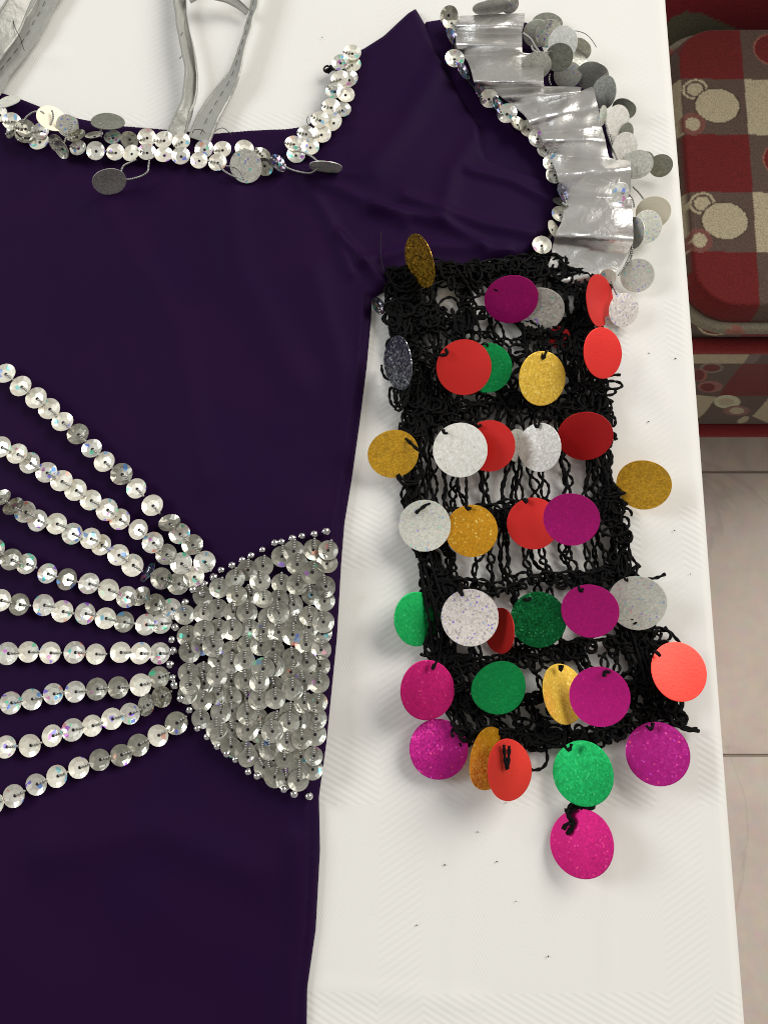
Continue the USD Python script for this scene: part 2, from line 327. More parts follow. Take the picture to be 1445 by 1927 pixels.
# ------------------------------------------------------------------ armchair
RED, TAUPE, CREAM, SAND, GREEN, PINK, DKRED = (0.098, 0.0075, 0.0075), (0.072, 0.047, 0.037), (0.30, 0.26, 0.175), (0.15, 0.13, 0.095), (0.085, 0.078, 0.050), (0.20, 0.075, 0.055), (0.145, 0.008, 0.013)
ch = thing('armchair', 'dark red and taupe upholstered seat printed with squares and circles, beyond the table edge', 'armchair', (0.5, 0.42, 0))
def lut(n, base): return np.tile(np.array(base, float), (n, 1))
def disc(c, x, y, cx, cy, rx, ry, col, rot=0.0, fuzz=0.0):
    dx, dy = x - cx, y - cy; a, b = dx * math.cos(rot) + dy * math.sin(rot), -dx * math.sin(rot) + dy * math.cos(rot)
    c[(a / rx) ** 2 + (b / ry) ** 2 < 1] = col
CELL = 0.0585; CX, CY = 0.3335, 0.2370
def seat_print(x, y):
    y = y + 0.035 * (x - CX)
    x = x + 0.006 * (0.5 - (y - 0.235) / 0.3)
    i, j = np.floor((x - CX) / CELL).astype(int), np.floor((y - CY) / CELL).astype(int)
    c = lut(len(x), RED)
    odd = (i + j) % 2 == 0                      # taupe cells and cream cells alternate with red ones
    c[odd] = TAUPE
    left = i % 2 == 1                           # column with red squares / taupe with cream discs
    c[~left & ~odd] = CREAM if True else RED
    for a in range(-1, 8):
        for b in range(-1, 7):
            ox, oy = CX + (a + 0.5) * CELL, CY + (b + 0.5) * CELL
            if (a + b) % 2: continue
            if a % 2:
                for r, col in ((0.0122, CREAM), (0.0098, TAUPE), (0.0075, CREAM)): disc(c, x, y, ox - 0.0165, oy + 0.0180, r, r * 0.85, col, 0.5)
                disc(c, x, y, ox + 0.003, oy + 0.001, 0.0215, 0.0192, (0.045, 0.032, 0.022)); disc(c, x, y, ox + 0.003, oy + 0.001, 0.0200, 0.0178, CREAM)
                for r, col in ((0.0118, (0.13, 0.05, 0.04)), (0.0068, CREAM)): disc(c, x, y, ox - 0.0205, oy - 0.0185, r, r, col, 0.5)
            else:
                for r, col in ((0.0205, PINK), (0.0188, RED)): disc(c, x, y, ox + 0.002, oy + 0.004, r, r * 0.9, col)
                for r, col in ((0.012, PINK), (0.0105, RED)): disc(c, x, y, ox + 0.024, oy + 0.020, r, r * 0.8, col)
    return c
sx0, sx1, sy0, sy1 = 0.268, 0.74, 0.238, 0.534
sp_ = shapely.box(sx0, sy0, sx1, sy1).buffer(-0.045).buffer(0.045, quad_segs=8)
def cushion(poly, T, R, z0):
    m = puff(poly, T, R, z0, step=0.0013, edge_step=0.002)
    v = np.array(m.vertices)
    v[:, 2] += 0.006 * np.sin(np.clip((v[:, 0] - sx0) / (sx1 - sx0), 0, 1) * math.pi) * np.sin(np.clip((v[:, 1] - sy0) / (sy1 - sy0), 0, 1) * math.pi)
    m.vertices = v; return m
near = sp_.intersection(shapely.box(0.2, 0.2, 0.44, 0.6))
cu = cushion(sp_.intersection(shapely.box(0.2, 0.2, 0.9, 0.6)), 0.042, 0.010, 0.408)
v = np.array(cu.vertices); col = seat_print(v[:, 0], v[:, 1])
low = v[:, 2] < 0.425
col[low & (v[:, 0] < 0.40)] = TAUPE; col[low & (v[:, 0] >= 0.315) & (v[:, 1] < 0.3)] = RED
part(ch, 'seat_cushion', cu, M['upholstery'], smooth=True, color=col)
# cushion wall under its rounded edge
def wall_strip(poly, z0, z1, colour, nz=8):
    b = resample(np.array(poly.exterior.coords), 0.002); n = len(b)
    zz = np.linspace(z0, z1, nz)
    V = np.concatenate([np.column_stack([b, np.full(n, z)]) for z in zz])
    i, j = np.meshgrid(np.arange(nz - 1), np.arange(n - 1), indexing='ij')
    q = np.stack([i * n + j, i * n + j + 1, (i + 1) * n + j + 1, (i + 1) * n + j], -1).reshape(-1, 4)
    m = trimesh.Trimesh(V, np.vstack([q[:, [0, 1, 2]], q[:, [0, 2, 3]]]), process=False)
    return m, colour(V)
def wall_col(V):
    c = lut(len(V), TAUPE); c[V[:, 0] > 0.335] = RED
    disc(c, V[:, 0], V[:, 2], 0.306, 0.408, 0.014, 0.009, CREAM); disc(c, V[:, 0], V[:, 2], 0.306, 0.408, 0.010, 0.006, RED); return c
m, c = wall_strip(sp_.buffer(-0.001), 0.397, 0.426, wall_col, 20); part(ch, 'cushion_border', m, M['upholstery'], smooth=True, color=c)
pp = resample(np.array(sp_.buffer(0.002).exterior.coords), 0.004)
pt = tube(np.column_stack([pp, np.full(len(pp), 0.424)]), 0.0058, 10)
v = np.array(pt.vertices); c = lut(len(v), SAND)
k = meshkit.noise(np.column_stack([v[:, 0] * 22, v[:, 1] * 22, 0 * v[:, 0]]), 5); c[k > 0.72] = PINK; c[k < 0.30] = TAUPE
part(ch, 'piping', pt, M['upholstery'], smooth=True, color=c)
# front panel with its own print
YP = 0.243
def fp(px, py): q = UY(px, py, YP); return (q[0], q[2])
nx, nz = 220, 260
zt, zb = fp(1400, 648)[1], fp(1400, 797)[1]
gx, gz = np.meshgrid(np.r_[np.linspace(0.29, 0.56, nx - 20), np.linspace(0.565, 0.72, 20)], np.linspace(zb, zt, nz))
V = np.column_stack([gx.ravel(), np.full(gx.size, YP), gz.ravel()])
V[:, 1] += 0.002 * np.sin(V[:, 2] * 30)
i, j = np.meshgrid(np.arange(nz - 1), np.arange(nx - 1), indexing='ij')
q = np.stack([i * nx + j, i * nx + j + 1, (i + 1) * nx + j + 1, (i + 1) * nx + j], -1).reshape(-1, 4)
c = lut(len(V), TAUPE)
def region(pts, colr):
    P = shapely.Polygon([fp(*p) for p in pts]); c[shapely.contains(P, shapely.points(V[:, [0, 2]]))] = colr
def pdisc(px, py, rx, ry, colr, rot=0.0):
    a = np.linspace(0, 2 * math.pi, 24); region([(px + rx * math.cos(t) * math.cos(rot) - ry * math.sin(t) * math.sin(rot), py + rx * math.cos(t) * math.sin(rot) + ry * math.sin(t) * math.cos(rot)) for t in a], colr)
region([(1290, 640), (1424, 640), (1399, 683), (1290, 683)], CREAM)
region([(1398, 684), (1600, 684), (1600, 745), (1352, 745)], RED)
region([(1424, 640), (1450, 640), (1420, 683), (1400, 683)], (0.12, 0.09, 0.085))
region([(1290, 742), (1348, 747), (1322, 778), (1290, 800)], CREAM)
region([(1445, 750), (1415, 780), (1445, 795), (1520, 795), (1520, 750)], CREAM)
pdisc(1339, 693, 22, 11, SAND); pdisc(1339, 693, 17, 8, RED); pdisc(1316, 708, 15, 13, PINK); pdisc(1314, 708, 12, 11, RED)
pdisc(1336, 730, 24, 10, (0.2, 0.08, 0.07)); pdisc(1332, 731, 14, 7, RED); pdisc(1368, 755, 25, 11, (0.36, 0.36, 0.25)); pdisc(1366, 755, 15, 6, CREAM)
pdisc(1386, 770, 25, 9, (0.16, 0.08, 0.07)); pdisc(1386, 770, 14, 6, CREAM); pdisc(1398, 788, 12, 6, CREAM, -0.5)
part(ch, 'front_panel', trimesh.Trimesh(V, np.vstack([q[:, [0, 1, 2]], q[:, [0, 2, 3]]]), process=False), M['upholstery'], smooth=True, color=c)
def chair_box(name, lo, hi, col):
    b = trimesh.creation.box(np.array(hi) - np.array(lo)); b.apply_translation((np.array(hi) + np.array(lo)) / 2)
    part(ch, name, b, M['upholstery'], smooth=False, color=lut(len(b.vertices), col))
chair_box('seat_base', (0.292, YP + 0.004, zb - 0.012), (0.718, 0.60, 0.395), TAUPE)
for zz, rr in ((zt + 0.004, 0.0085), (fp(1400, 803)[1], 0.011)):
    t = tube(np.array([(0.288, YP - 0.003, zz), (0.722, YP - 0.003, zz)]), rr, 10); part(ch, 'welt', t, M['upholstery'], smooth=True, color=lut(len(t.vertices), (0.17, 0.016, 0.018)))
for x_ in (0.31, 0.70):
    for y_ in (0.29, 0.57):
        b = trimesh.creation.cylinder(0.018, zb - 0.01); b.apply_translation((x_, y_, (zb - 0.01) / 2)); part(ch, 'leg', b, M['thread'])
# backrest leaning away, with its printed wave
nx, nz = 160, 240
gx, gt = np.meshgrid(np.linspace(0.262, 0.745, nx), np.linspace(0, 1, nz))
B = np.column_stack([gx.ravel(), (0.528 + 0.13 * gt + 0.010 * np.sin(gt * math.pi * 0.5)).ravel(), (0.30 + 0.55 * gt).ravel()])
fr = trimesh.Trimesh(B, np.vstack([[a, b_, c_] for a, b_, c_ in []]) if False else np.zeros((0, 3), int), process=False)
i, j = np.meshgrid(np.arange(nz - 1), np.arange(nx - 1), indexing='ij')
q = np.stack([i * nx + j, i * nx + j + 1, (i + 1) * nx + j + 1, (i + 1) * nx + j], -1).reshape(-1, 4)
F1 = np.vstack([q[:, [0, 1, 2]], q[:, [0, 2, 3]]])
B2 = B + [0, 0.09, 0.0]
c = lut(len(B), DKRED)
wv = np.array([UY(px, py, 0.566) for px, py in ((1240, 40), (1268, 22), (1290, 15), (1320, 18), (1360, 33), (1400, 44), (1445, 50), (1600, 52))])
c[B[:, 2] < np.interp(B[:, 0], wv[:, 0], wv[:, 2])] = GREEN
ring = [k for k in range(nx)] + [r * nx + nx - 1 for r in range(1, nz)] + [(nz - 1) * nx + k for k in range(nx - 2, -1, -1)] + [r * nx for r in range(nz - 2, 0, -1)]
nb = len(B); FS = []
for a, b_ in zip(ring, ring[1:] + ring[:1]): FS += [[b_, a, a + nb], [b_, a + nb, b_ + nb]]
part(ch, 'backrest', trimesh.Trimesh(np.vstack([B, B2]), np.vstack([F1, F1[:, ::-1] + nb, FS]), process=False), M['upholstery'], smooth=60 if False else False, color=np.vstack([c, c]))

# ------------------------------------------------------------------ tablecloth over the table edge
tc = thing('tablecloth', 'white damask tablecloth with ribbed woven bands, spread under the purple dress', 'tablecloth', (0, 0, 0))
XE = 0.1531
prof = [(-0.62, 0.0)]
xs = np.r_[np.arange(-0.62, -0.30, 0.02), np.arange(-0.30, XE - 0.006, 0.0035)]
R_ = 0.006
arc = [(XE - R_ + R_ * math.sin(a), -R_ + R_ * math.cos(a)) for a in np.linspace(0, math.pi / 2, 7)]
cols = [(x, 0.0) for x in xs] + arc + [(XE, z) for z in -np.geomspace(0.012, 0.55, 14)]
ys = np.r_[np.arange(-0.40, 0.36, 0.0035), np.arange(0.36, 0.66, 0.02)]
cols = np.array(cols); nc = len(cols)
X, Y = np.meshgrid(cols[:, 0], ys); Z = np.tile(cols[:, 1], (len(ys), 1)) + ZT
P3 = np.stack([X.ravel() * 7, Y.ravel() * 7, np.zeros(X.size)], 1)
und = (meshkit.fbm(P3, 3, 3).reshape(X.shape) - 0.5)
top = np.clip((XE - X) / 0.02, 0, 1)
Z -= 0.0012 + 0.0030 * np.abs(und) * top
def crease(pts, w, a):
    line = shapely.LineString(UU(pts)[:, :2]); d = shapely.distance(line, shapely.points(np.stack([X.ravel(), Y.ravel()], 1))).reshape(X.shape)
    return a * np.exp(-(d / w) ** 2) * top
for pts, w, a in (([(20, 98), (120, 105)], 0.003, 0.0006), ([(1180, 200), (1290, 215)], 0.003, 0.0007), ([(870, 1500), (850, 1927)], 0.002, 0.00035), ([(1160, 1480), (1140, 1927)], 0.002, 0.00035),
                  ([(1260, 350), (1300, 1000)], 0.0025, 0.0004), ([(600, 1860), (900, 1890)], 0.003, 0.0005), ([(1180, 640), (1270, 780)], 0.006, 0.0006)):
    Z += crease(pts, w, a)
hang = np.clip((ZT - Z) / 0.55, 0, 1)
X = X + hang * 0.02 * np.sin(Y * 17) + hang * 0.015
i, j = np.meshgrid(np.arange(len(ys) - 1), np.arange(nc - 1), indexing='ij')
q = np.stack([i * nc + j, i * nc + j + 1, (i + 1) * nc + j + 1, (i + 1) * nc + j], -1).reshape(-1, 4)
part(tc, 'cloth', trimesh.Trimesh(np.stack([X.ravel(), Y.ravel(), Z.ravel()], 1), np.vstack([q[:, [0, 1, 2]], q[:, [0, 2, 3]]]), process=False), M['cloth'], smooth=True)

# dark specks of lint on the cloth
specks = [(899, 1567), (952, 1512), (837, 1629), (935, 1623), (971, 1698), (784, 1743), (1032, 1802), (1222, 663), (1272, 673), (1270, 998), (1300, 1080), (1246, 1082), (1221, 792), (606, 67)]
L_ = []
for k, (px, py) in enumerate(specks):
    s = trimesh.creation.icosphere(1, 0.0002 + 0.00018 * RNG.random()); s.apply_scale((1.3, 0.8, 0.6)); s.apply_transform(trimesh.transformations.rotation_matrix(RNG.uniform(0, 3), (0, 0, 1)))
    s.apply_translation(U(px, py, ZT) + (0, 0, -0.0008)); L_.append(s)
lt = thing('lint', 'tiny dark specks of lint scattered over the white cloth', 'lint', (0.05, -0.15, ZT), kind='stuff')
part(lt, 'speck', cat(L_), M['lint'], kind='stuff')

# ------------------------------------------------------------------ the dress
dr = thing('dress', 'dark purple dance dress with silver sequin strands, ruffled silver sleeve and sequin waist fan', 'dress', (-0.06, 0.02, ZT))
back = [(-260, 140), (-120, 155), (0, 172), (40, 185), (90, 205), (150, 222), (215, 234), (310, 242), (400, 250), (470, 244), (540, 241), (575, 236), (596, 222), (612, 195), (640, 240), (620, 300), (600, 470), (-260, 470)]
part(dr, 'back_panel', puff(poly_px(back), 0.0016, 0.003, ZT - 0.0006, extra=lambda P, d: 0.0006 * (meshkit.fbm(np.column_stack([P * 60, 0 * P[:, 0]]), 2, 4) - 0.4)), M['purple'], smooth=True)
sleeve_low = [(795, 60), (800, 40), (838, 34), (852, 45), (856, 108), (872, 140), (905, 182), (945, 214), (985, 243), (1022, 280), (1040, 315), (1057, 355), (1045, 420), (900, 400), (830, 250)]
part(dr, 'sleeve_lining', puff(poly_px(sleeve_low), 0.0022, 0.004, ZT - 0.0006), M['purple'], smooth=True)
front = [(-260, 180), (-120, 192), (0, 212), (48, 236), (110, 262), (178, 272), (277, 276), (342, 284), (419, 296), (490, 302), (530, 297), (556, 268), (602, 220), (620, 190), (628, 150), (634, 112), (655, 96), (680, 95), (720, 70), (765, 28), (783, 17),
         (800, 46), (832, 115), (868, 185), (903, 240), (912, 286), (918, 302), (960, 318), (1042, 342), (1054, 365), (1054, 405), (1038, 436), (1014, 468), (985, 492), (925, 498), (860, 520), (790, 535), (722, 548), (700, 562), (698, 600), (690, 690), (676, 800), (662, 900), (648, 985), (642, 1060),
         (634, 1200), (614, 1400), (600, 1500), (602, 1600), (594, 1750), (578, 1860), (577, 1927), (575, 2080), (-260, 2080)]
fpoly = poly_px(front)
seam_line = shapely.LineString(UU([(690, 560), (684, 690), (668, 800), (654, 900), (636, 990), (630, 1060), (622, 1200), (602, 1400), (587, 1500), (588, 1600), (580, 1750), (565, 1860), (562, 2000)])[:, :2])
def dress_relief(P, d):
    n3 = np.column_stack([P, 0 * P[:, 0]])
    rot = np.column_stack([P[:, 0] * 9 + P[:, 1] * 13, P[:, 0] * 5 - P[:, 1] * 2.5, 0 * P[:, 0]])
    h = 0.0040 * (meshkit.fbm(n3 * 14, 2, 9) - 0.5) + 0.0034 * (meshkit.fbm(rot * 1.3, 2, 2) - 0.5)
    sd = shapely.distance(seam_line, shapely.points(P))
    h = h - 0.0022 * np.exp(-(sd / 0.0008) ** 2) + 0.0006 * np.exp(-((sd - 0.0022) / 0.0012) ** 2)
    for pts, w, a in (([(560, 325), (640, 365), (760, 425)], 0.0045, 0.0016), ([(565, 335), (620, 420), (660, 520)], 0.004, 0.0013), ([(700, 400), (830, 425), (905, 470)], 0.0035, 0.0018), ([(760, 380), (900, 430), (1000, 450)], 0.004, 0.0016),
                      ([(880, 330), (960, 350), (1040, 390)], 0.003, 0.0013), ([(640, 450), (700, 515), (725, 545)], 0.003, 0.0018), ([(680, 500), (800, 470), (950, 480)], 0.004, 0.0012), ([(905, 250), (850, 330), (830, 420)], 0.006, 0.0010),
                      ([(830, 130), (760, 250), (700, 330)], 0.008, 0.0012), ([(590, 520), (640, 700), (650, 850)], 0.008, 0.0010), ([(180, 380), (330, 620), (380, 900)], 0.012, 0.0012), ([(420, 330), (450, 520), (560, 720)], 0.012, 0.0012), ([(560, 1580), (560, 1750), (530, 1927)], 0.006, 0.0012), ([(100, 1600), (300, 1560), (480, 1640)], 0.012, 0.0010)):
        h = h + seg_ridge(P, pts, w * 0.8, a * 1.7)
    return h
DT = 0.0042
part(dr, 'bodice', puff(fpoly, DT, 0.0050, ZT - 0.0006, step=0.0016, extra=dress_relief), M['purple'], smooth=True)
ZD = ZT + DT + 0.0012                     # cloth surface of the dress under the trimmings

# straps: grey satin ribbon with a stitched middle
def ribbon(pts, w, zs, roll, name='strap', stitch=True, lift=0.0):
    """pts px, w px widths, zs heights above the table (mm), roll degrees."""
    P = UU(pts, ZT + np.array(zs) / 1000.0)
    dd = np.r_[0, np.cumsum(np.linalg.norm(np.diff(P, axis=0), axis=1))]; ti = np.linspace(0, dd[-1], int(dd[-1] / 0.0015)); A = np.stack([PchipInterpolator(dd, a_)(ti) for a_ in (*P.T, w, roll)], 1)
    C, ww, rr = A[:, :3], A[:, 3] * mm(*pts[0]) / 2, np.radians(-A[:, 4])
    T = np.gradient(C, axis=0); T /= np.linalg.norm(T, axis=1, keepdims=True)
    S_ = np.cross(T, [0, 0, 1.0]); S_ /= np.linalg.norm(S_, axis=1, keepdims=True); N_ = np.cross(S_, T)
    ks = np.array([-1, -0.97, -0.86, -0.8, -0.4, 0.0, 0.4, 0.8, 0.86, 0.97, 1]); hs = np.array([0, 0.5, 0.7, 0.2, 0.32, 0.05, 0.32, 0.2, 0.7, 0.5, 0]) * 0.0011
    side = S_ * np.cos(rr)[:, None] + N_ * np.sin(rr)[:, None]; nor = -S_ * np.sin(rr)[:, None] + N_ * np.cos(rr)[:, None]
    wob = 1 + 0.12 * (meshkit.noise(np.column_stack([np.arange(len(C)) * 0.11, np.zeros(len(C)), np.full(len(C), pts[0][0])]), 3) - 0.5)
    V = C[:, None] + side[:, None] * (ww * wob)[:, None, None] * ks[None, :, None] + nor[:, None] * hs[None, :, None]
    pk = 0.0016 * (meshkit.noise(np.column_stack([np.arange(len(C)) * 0.23, np.zeros(len(C)), np.full(len(C), 5.0)]), 8) - 0.5)
    V = V + nor[:, None] * pk[:, None, None]
    n, k = len(C), len(ks); V = V.reshape(-1, 3)
    Vb = V - np.repeat(nor, k, 0) * 0.0005
    i, j = np.meshgrid(np.arange(n - 1), np.arange(k - 1), indexing='ij')
    q = np.stack([i * k + j, i * k + j + 1, (i + 1) * k + j + 1, (i + 1) * k + j], -1).reshape(-1, 4)
    F = np.vstack([q[:, [0, 1, 2]], q[:, [0, 2, 3]]])
    m = trimesh.Trimesh(np.vstack([V, Vb]), np.vstack([F, F[:, ::-1] + n * k]), process=False)
    p = part(dr, name, m, M['strap'], smooth=50)
    if stitch:
        st = []
        c = C + nor * 0.0006 + nor * pk[:, None]
        for a in range(2, n - 4, 4): st.append(tube(c[a:a + 3], 0.00013, 5))
        if st: part(p, 'stitching', cat(st), M['thread'])
    return p
ribbon([(-60, 250), (-10, 150), (45, 75), (95, -10), (140, -80)], [46, 46, 46, 46, 46], [4, 3, 2.5, 2.5, 3], [0, -8, -5, -5, 0])
ribbon([(-40, 120), (5, 60), (38, 0), (60, -50)], [50, 46, 40, 36], [8, 8, 8, 8], [10, 25, 40, 40], stitch=False)
ribbon([(326, 262), (340, 228), (355, 185), (357, 145), (350, 100), (341, 50), (337, 0), (338, -60)], [30, 30, 26, 22, 20, 22, 26, 28], [5, 6, 7, 8, 8, 7, 6, 6], [35, 40, 55, 62, 60, 55, 50, 40], stitch=False)
ribbon([(342, 258), (350, 226), (363, 185), (366, 145), (360, 95), (349, 50), (343, 0), (345, -60)], [14, 14, 14, 12, 12, 14, 16, 18], [3, 4, 5, 5, 5, 5, 4, 4], [0, -20, -30, -30, -20, 0, 0, 0], stitch=False)
ribbon([(374, 262), (392, 222), (415, 178), (438, 140), (452, 95), (468, 45), (480, 0), (492, -50)], [44, 42, 40, 33, 27, 26, 27, 30], [4, 4, 4, 5, 6, 6, 6, 6], [0, -5, -10, -25, -38, -42, -40, -35])
ribbon([(352, -8), (375, -16), (420, -10), (445, 4), (466, 22)], [26, 24, 22, 16, 12], [9, 9, 8, 6, 4], [10, 15, 20, 20, 10], stitch=False)
ka = np.linspace(0, 26, 160)
kc = U(619, 130, ZT + 0.0026) + np.column_stack([0.0018 * np.cos(ka) * (0.7 + 0.4 * np.sin(ka * 0.31)) + 0.0003 * (ka - 13) * 0.25, 0.0013 * np.sin(ka * 1.13), 0.0012 * np.sin(ka * 0.77)])
part(dr, 'loop_knot', tube(kc, 0.0005, 6), M['thread'], smooth=True)
for px, z in (([(25,38),(30,55),(38,70),(42,84),(46,94)], 7), ([(1080,57),(1098,61),(1108,68),(1116,78),(1122,88)], 4), ([(718,436),(716,470),(722,508)], 6), ([(582,236),(577,226),(580,218)], 3), ([(404,247),(418,240),(430,247),(436,254)], 7), ([(362,250),(366,243),(378,243),(386,250)], 7), ([(344,60),(338,72),(345,95),(338,110)], 9)):
    part(dr, 'loose_thread', tube(curve(UU(px, ZT + z / 1000), 0.0015), 0.00018, 5), M['thread'], smooth=True)
# sequins: faceted cups with a hole
def sequin_mesh(c, n, hint, R, facets=7, depth=0.21, phase=0.0):
    a, b, n = frame_of(n, hint)
    nf, no = facets, facets * 3
    th = np.arange(no) * 2 * math.pi / no + phase; ti = np.arange(nf) * 2 * math.pi / nf + phase
    hole = np.column_stack([0.115 * np.cos(ti), 0.115 * np.sin(ti), np.full(nf, -0.02)])
    mid = np.column_stack([0.60 * np.cos(ti), 0.60 * np.sin(ti), np.zeros(nf)])
    rim = np.column_stack([np.cos(th), np.sin(th), np.full(no, depth)])
    low = rim * 1.0; low[:, 2] -= 0.035
    V = np.vstack([hole, mid, rim, low]) ; F = []
    for k in range(nf):
        k2 = (k + 1) % nf
        F += [[k, nf + k, nf + k2], [k, nf + k2, k2]]
        o = 2 * nf + 3 * k; r = [2 * nf + (3 * k + s) % no for s in range(4)]
        F += [[nf + k, r[0], r[1]], [nf + k, r[1], nf + k2], [nf + k2, r[1], r[2]], [nf + k2, r[2], r[3]]]
    for k in range(no):
        k2 = (k + 1) % no; F += [[2 * nf + k, 2 * nf + no + k, 2 * nf + no + k2], [2 * nf + k, 2 * nf + no + k2, 2 * nf + k2]]
    W = c + R * (V[:, :1] * a + V[:, 1:2] * b + V[:, 2:] * n)
    return trimesh.Trimesh(W, F, process=False)
_ico = trimesh.creation.icosphere(1)
def ball(c, r, s=(1, 1, 1)):
    return trimesh.Trimesh(_ico.vertices * r * np.array(s) + c, _ico.faces, process=False)
def seed_run(p0, p1, r, n):
    return [ball(p0 + (p1 - p0) * k / max(1, n - 1), r) for k in range(n)]
def hole_dot(c, n, R):
    a, b, n = frame_of(n, np.array([1.0, 0, 0])); t = np.arange(8) * math.pi / 4
    V = c + R * 0.15 * (np.cos(t)[:, None] * a + np.sin(t)[:, None] * b) + n * R * 0.02
    P = np.vstack([V, c + n * R * 0.05]); return trimesh.Trimesh(P, [[k, (k + 1) % 8, 8] for k in range(8)], process=False)

SEQ_MATS = ['sequin', 'sequin', 'sequin_warm', 'sequin_warm', 'sequin', 'sequin_grey']
def choose(mats): return M[mats[int(RNG.integers(len(mats)))]]
strands = [
 [(11,704),(41,728),(70,750),(94,770),(119,795),(148,818),(174,845),(198,870),(230,893),(258,920),(288,952),(320,986,'g'),(339,1005),(363,1026),(386,1058)],
 [(4,842),(34,855),(58,872),(89,890),(117,906),(144,923),(172,942),(203,960),(227,978),(262,997),(289,1022),(314,1044),(342,1061),(366,1086)],
 [(3,939,'g'),(27,955,'g'),(49,964),(73,980),(108,986),(138,1005),(172,1014),(192,1026),(224,1045),(251,1064),(281,1079,'e'),(305,1089),(337,1099)],
 [(-8,1034),(23,1054),(52,1062),(91,1080),(128,1091),(169,1099),(206,1110),(240,1124),(266,1124,'g'),(294,1138),(324,1146)],
 [(3,1130),(38,1138),(84,1139),(119,1151),(162,1155),(200,1164),(235,1171),(276,1176),(305,1174)],
 [(16,1230),(55,1227),(96,1229),(142,1228),(182,1231),(228,1228),(266,1230),(302,1230)],
 [(22,1323),(61,1316),(102,1306),(143,1302),(184,1297),(224,1294),(266,1289),(300,1275)],
 [(13,1406),(58,1403),(100,1385),(138,1374),(175,1366),(212,1353),(246,1343),(278,1327,'g'),(306,1311)],
 [(-10,1512),(28,1498),(70,1476),(109,1461),(150,1445),(189,1430),(229,1421),(262,1402),(299,1384),(333,1361)]]
for st in strands:
    c0 = UU([s[:2] for s in st], ZD + 0.0006)
    beads, dots, seqs = [], [], []
    for k, s in enumerate(st):
        dirp = (np.array(st[min(k + 1, len(st) - 1)][:2]) - np.array(st[max(k - 1, 0)][:2])).astype(float); dirp /= np.linalg.norm(dirp)
        sc = mm(*s[:2]); dw = np.array([dirp[0], -dirp[1], 0.0])
        R = (20.3 + RNG.normal(0, 0.5)) * sc
        flag = s[2] if len(s) > 2 else ''
        tilt = -0.10 + RNG.normal(0, 0.05); t2 = RNG.normal(0, 0.07)
        if flag == 'g': tilt, t2 = -0.45, 0.35
        if flag == 'e': tilt, t2 = -1.25, 0.2
        side = np.array([-dw[1], dw[0], 0])
        n = np.array([0, 0, 1.0]) + dw * tilt + side * t2; n /= np.linalg.norm(n)
        z = ZD + 0.0008 + R * (abs(n[0]) + abs(n[1])) * 0.55
        c = U(s[0], s[1], z)
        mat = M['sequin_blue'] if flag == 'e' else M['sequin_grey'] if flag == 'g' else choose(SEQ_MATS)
        seqs.append((sequin_mesh(c, n, dw, R, phase=RNG.uniform(0, 1)), mat))
        dots.append(hole_dot(c, n, R))
        if flag != 'e': beads += seed_run(c + n * R * 0.14 + dw * R * 0.25, c + n * R * 0.22 + dw * R * 1.0, 2.5 * sc, 4)
    th = tube(curve(c0 - (0, 0, 0.0003), 0.003), 0.0003, 5)
    p = part(dr, 'sequin_strand', cat([th] + dots), M['thread'])
    part(p, 'seed_beads', cat(beads), M['seed'], smooth=True, kind='stuff')
    for m_, mt in seqs: part(p, 'sequin', m_, mt, smooth=False)

# neckline: a double row of sequins
neck = [(0,216),(23,229),(25,245,'g'),(48,242,'g'),(47,258,'g'),(78,247),(75,267),(108,268,'e'),(118,280,'e'),(133,236,'g'),(145,257,'g'),(148,279),(178,256,'g'),(181,284),(213,259),(218,287),(244,262,'e'),(248,289),(277,259),(277,287),(309,264),(309,292),(342,267),(341,294),(385,281),(375,302),(419,282),(410,306),(460,281),
        (493,292,'g'),(498,312,'e'),(522,308,'b'),(553,271),(576,252),(557,292),(584,277),(605,253),(602,226),(628,231),(623,202),(644,207),(630,172),(650,178),(640,149),(657,150),(641,118),(662,122),(663,100)]
sleeve_seq = [(844,28,'e'),(850,43),(850,71,'b'),(855,111),(870,135,'b'),(903,176,'b'),(920,186),(936,200,'b'),(954,214),(974,234,'g'),(994,243),(1011,261),(1027,282),(1038,307),(1044,329),(1057,364,'b'),(1056,382,'g'),(1054,404),(1039,432,'t'),(1019,462),(979,492),(928,487),(863,515),(710,576,'b')]
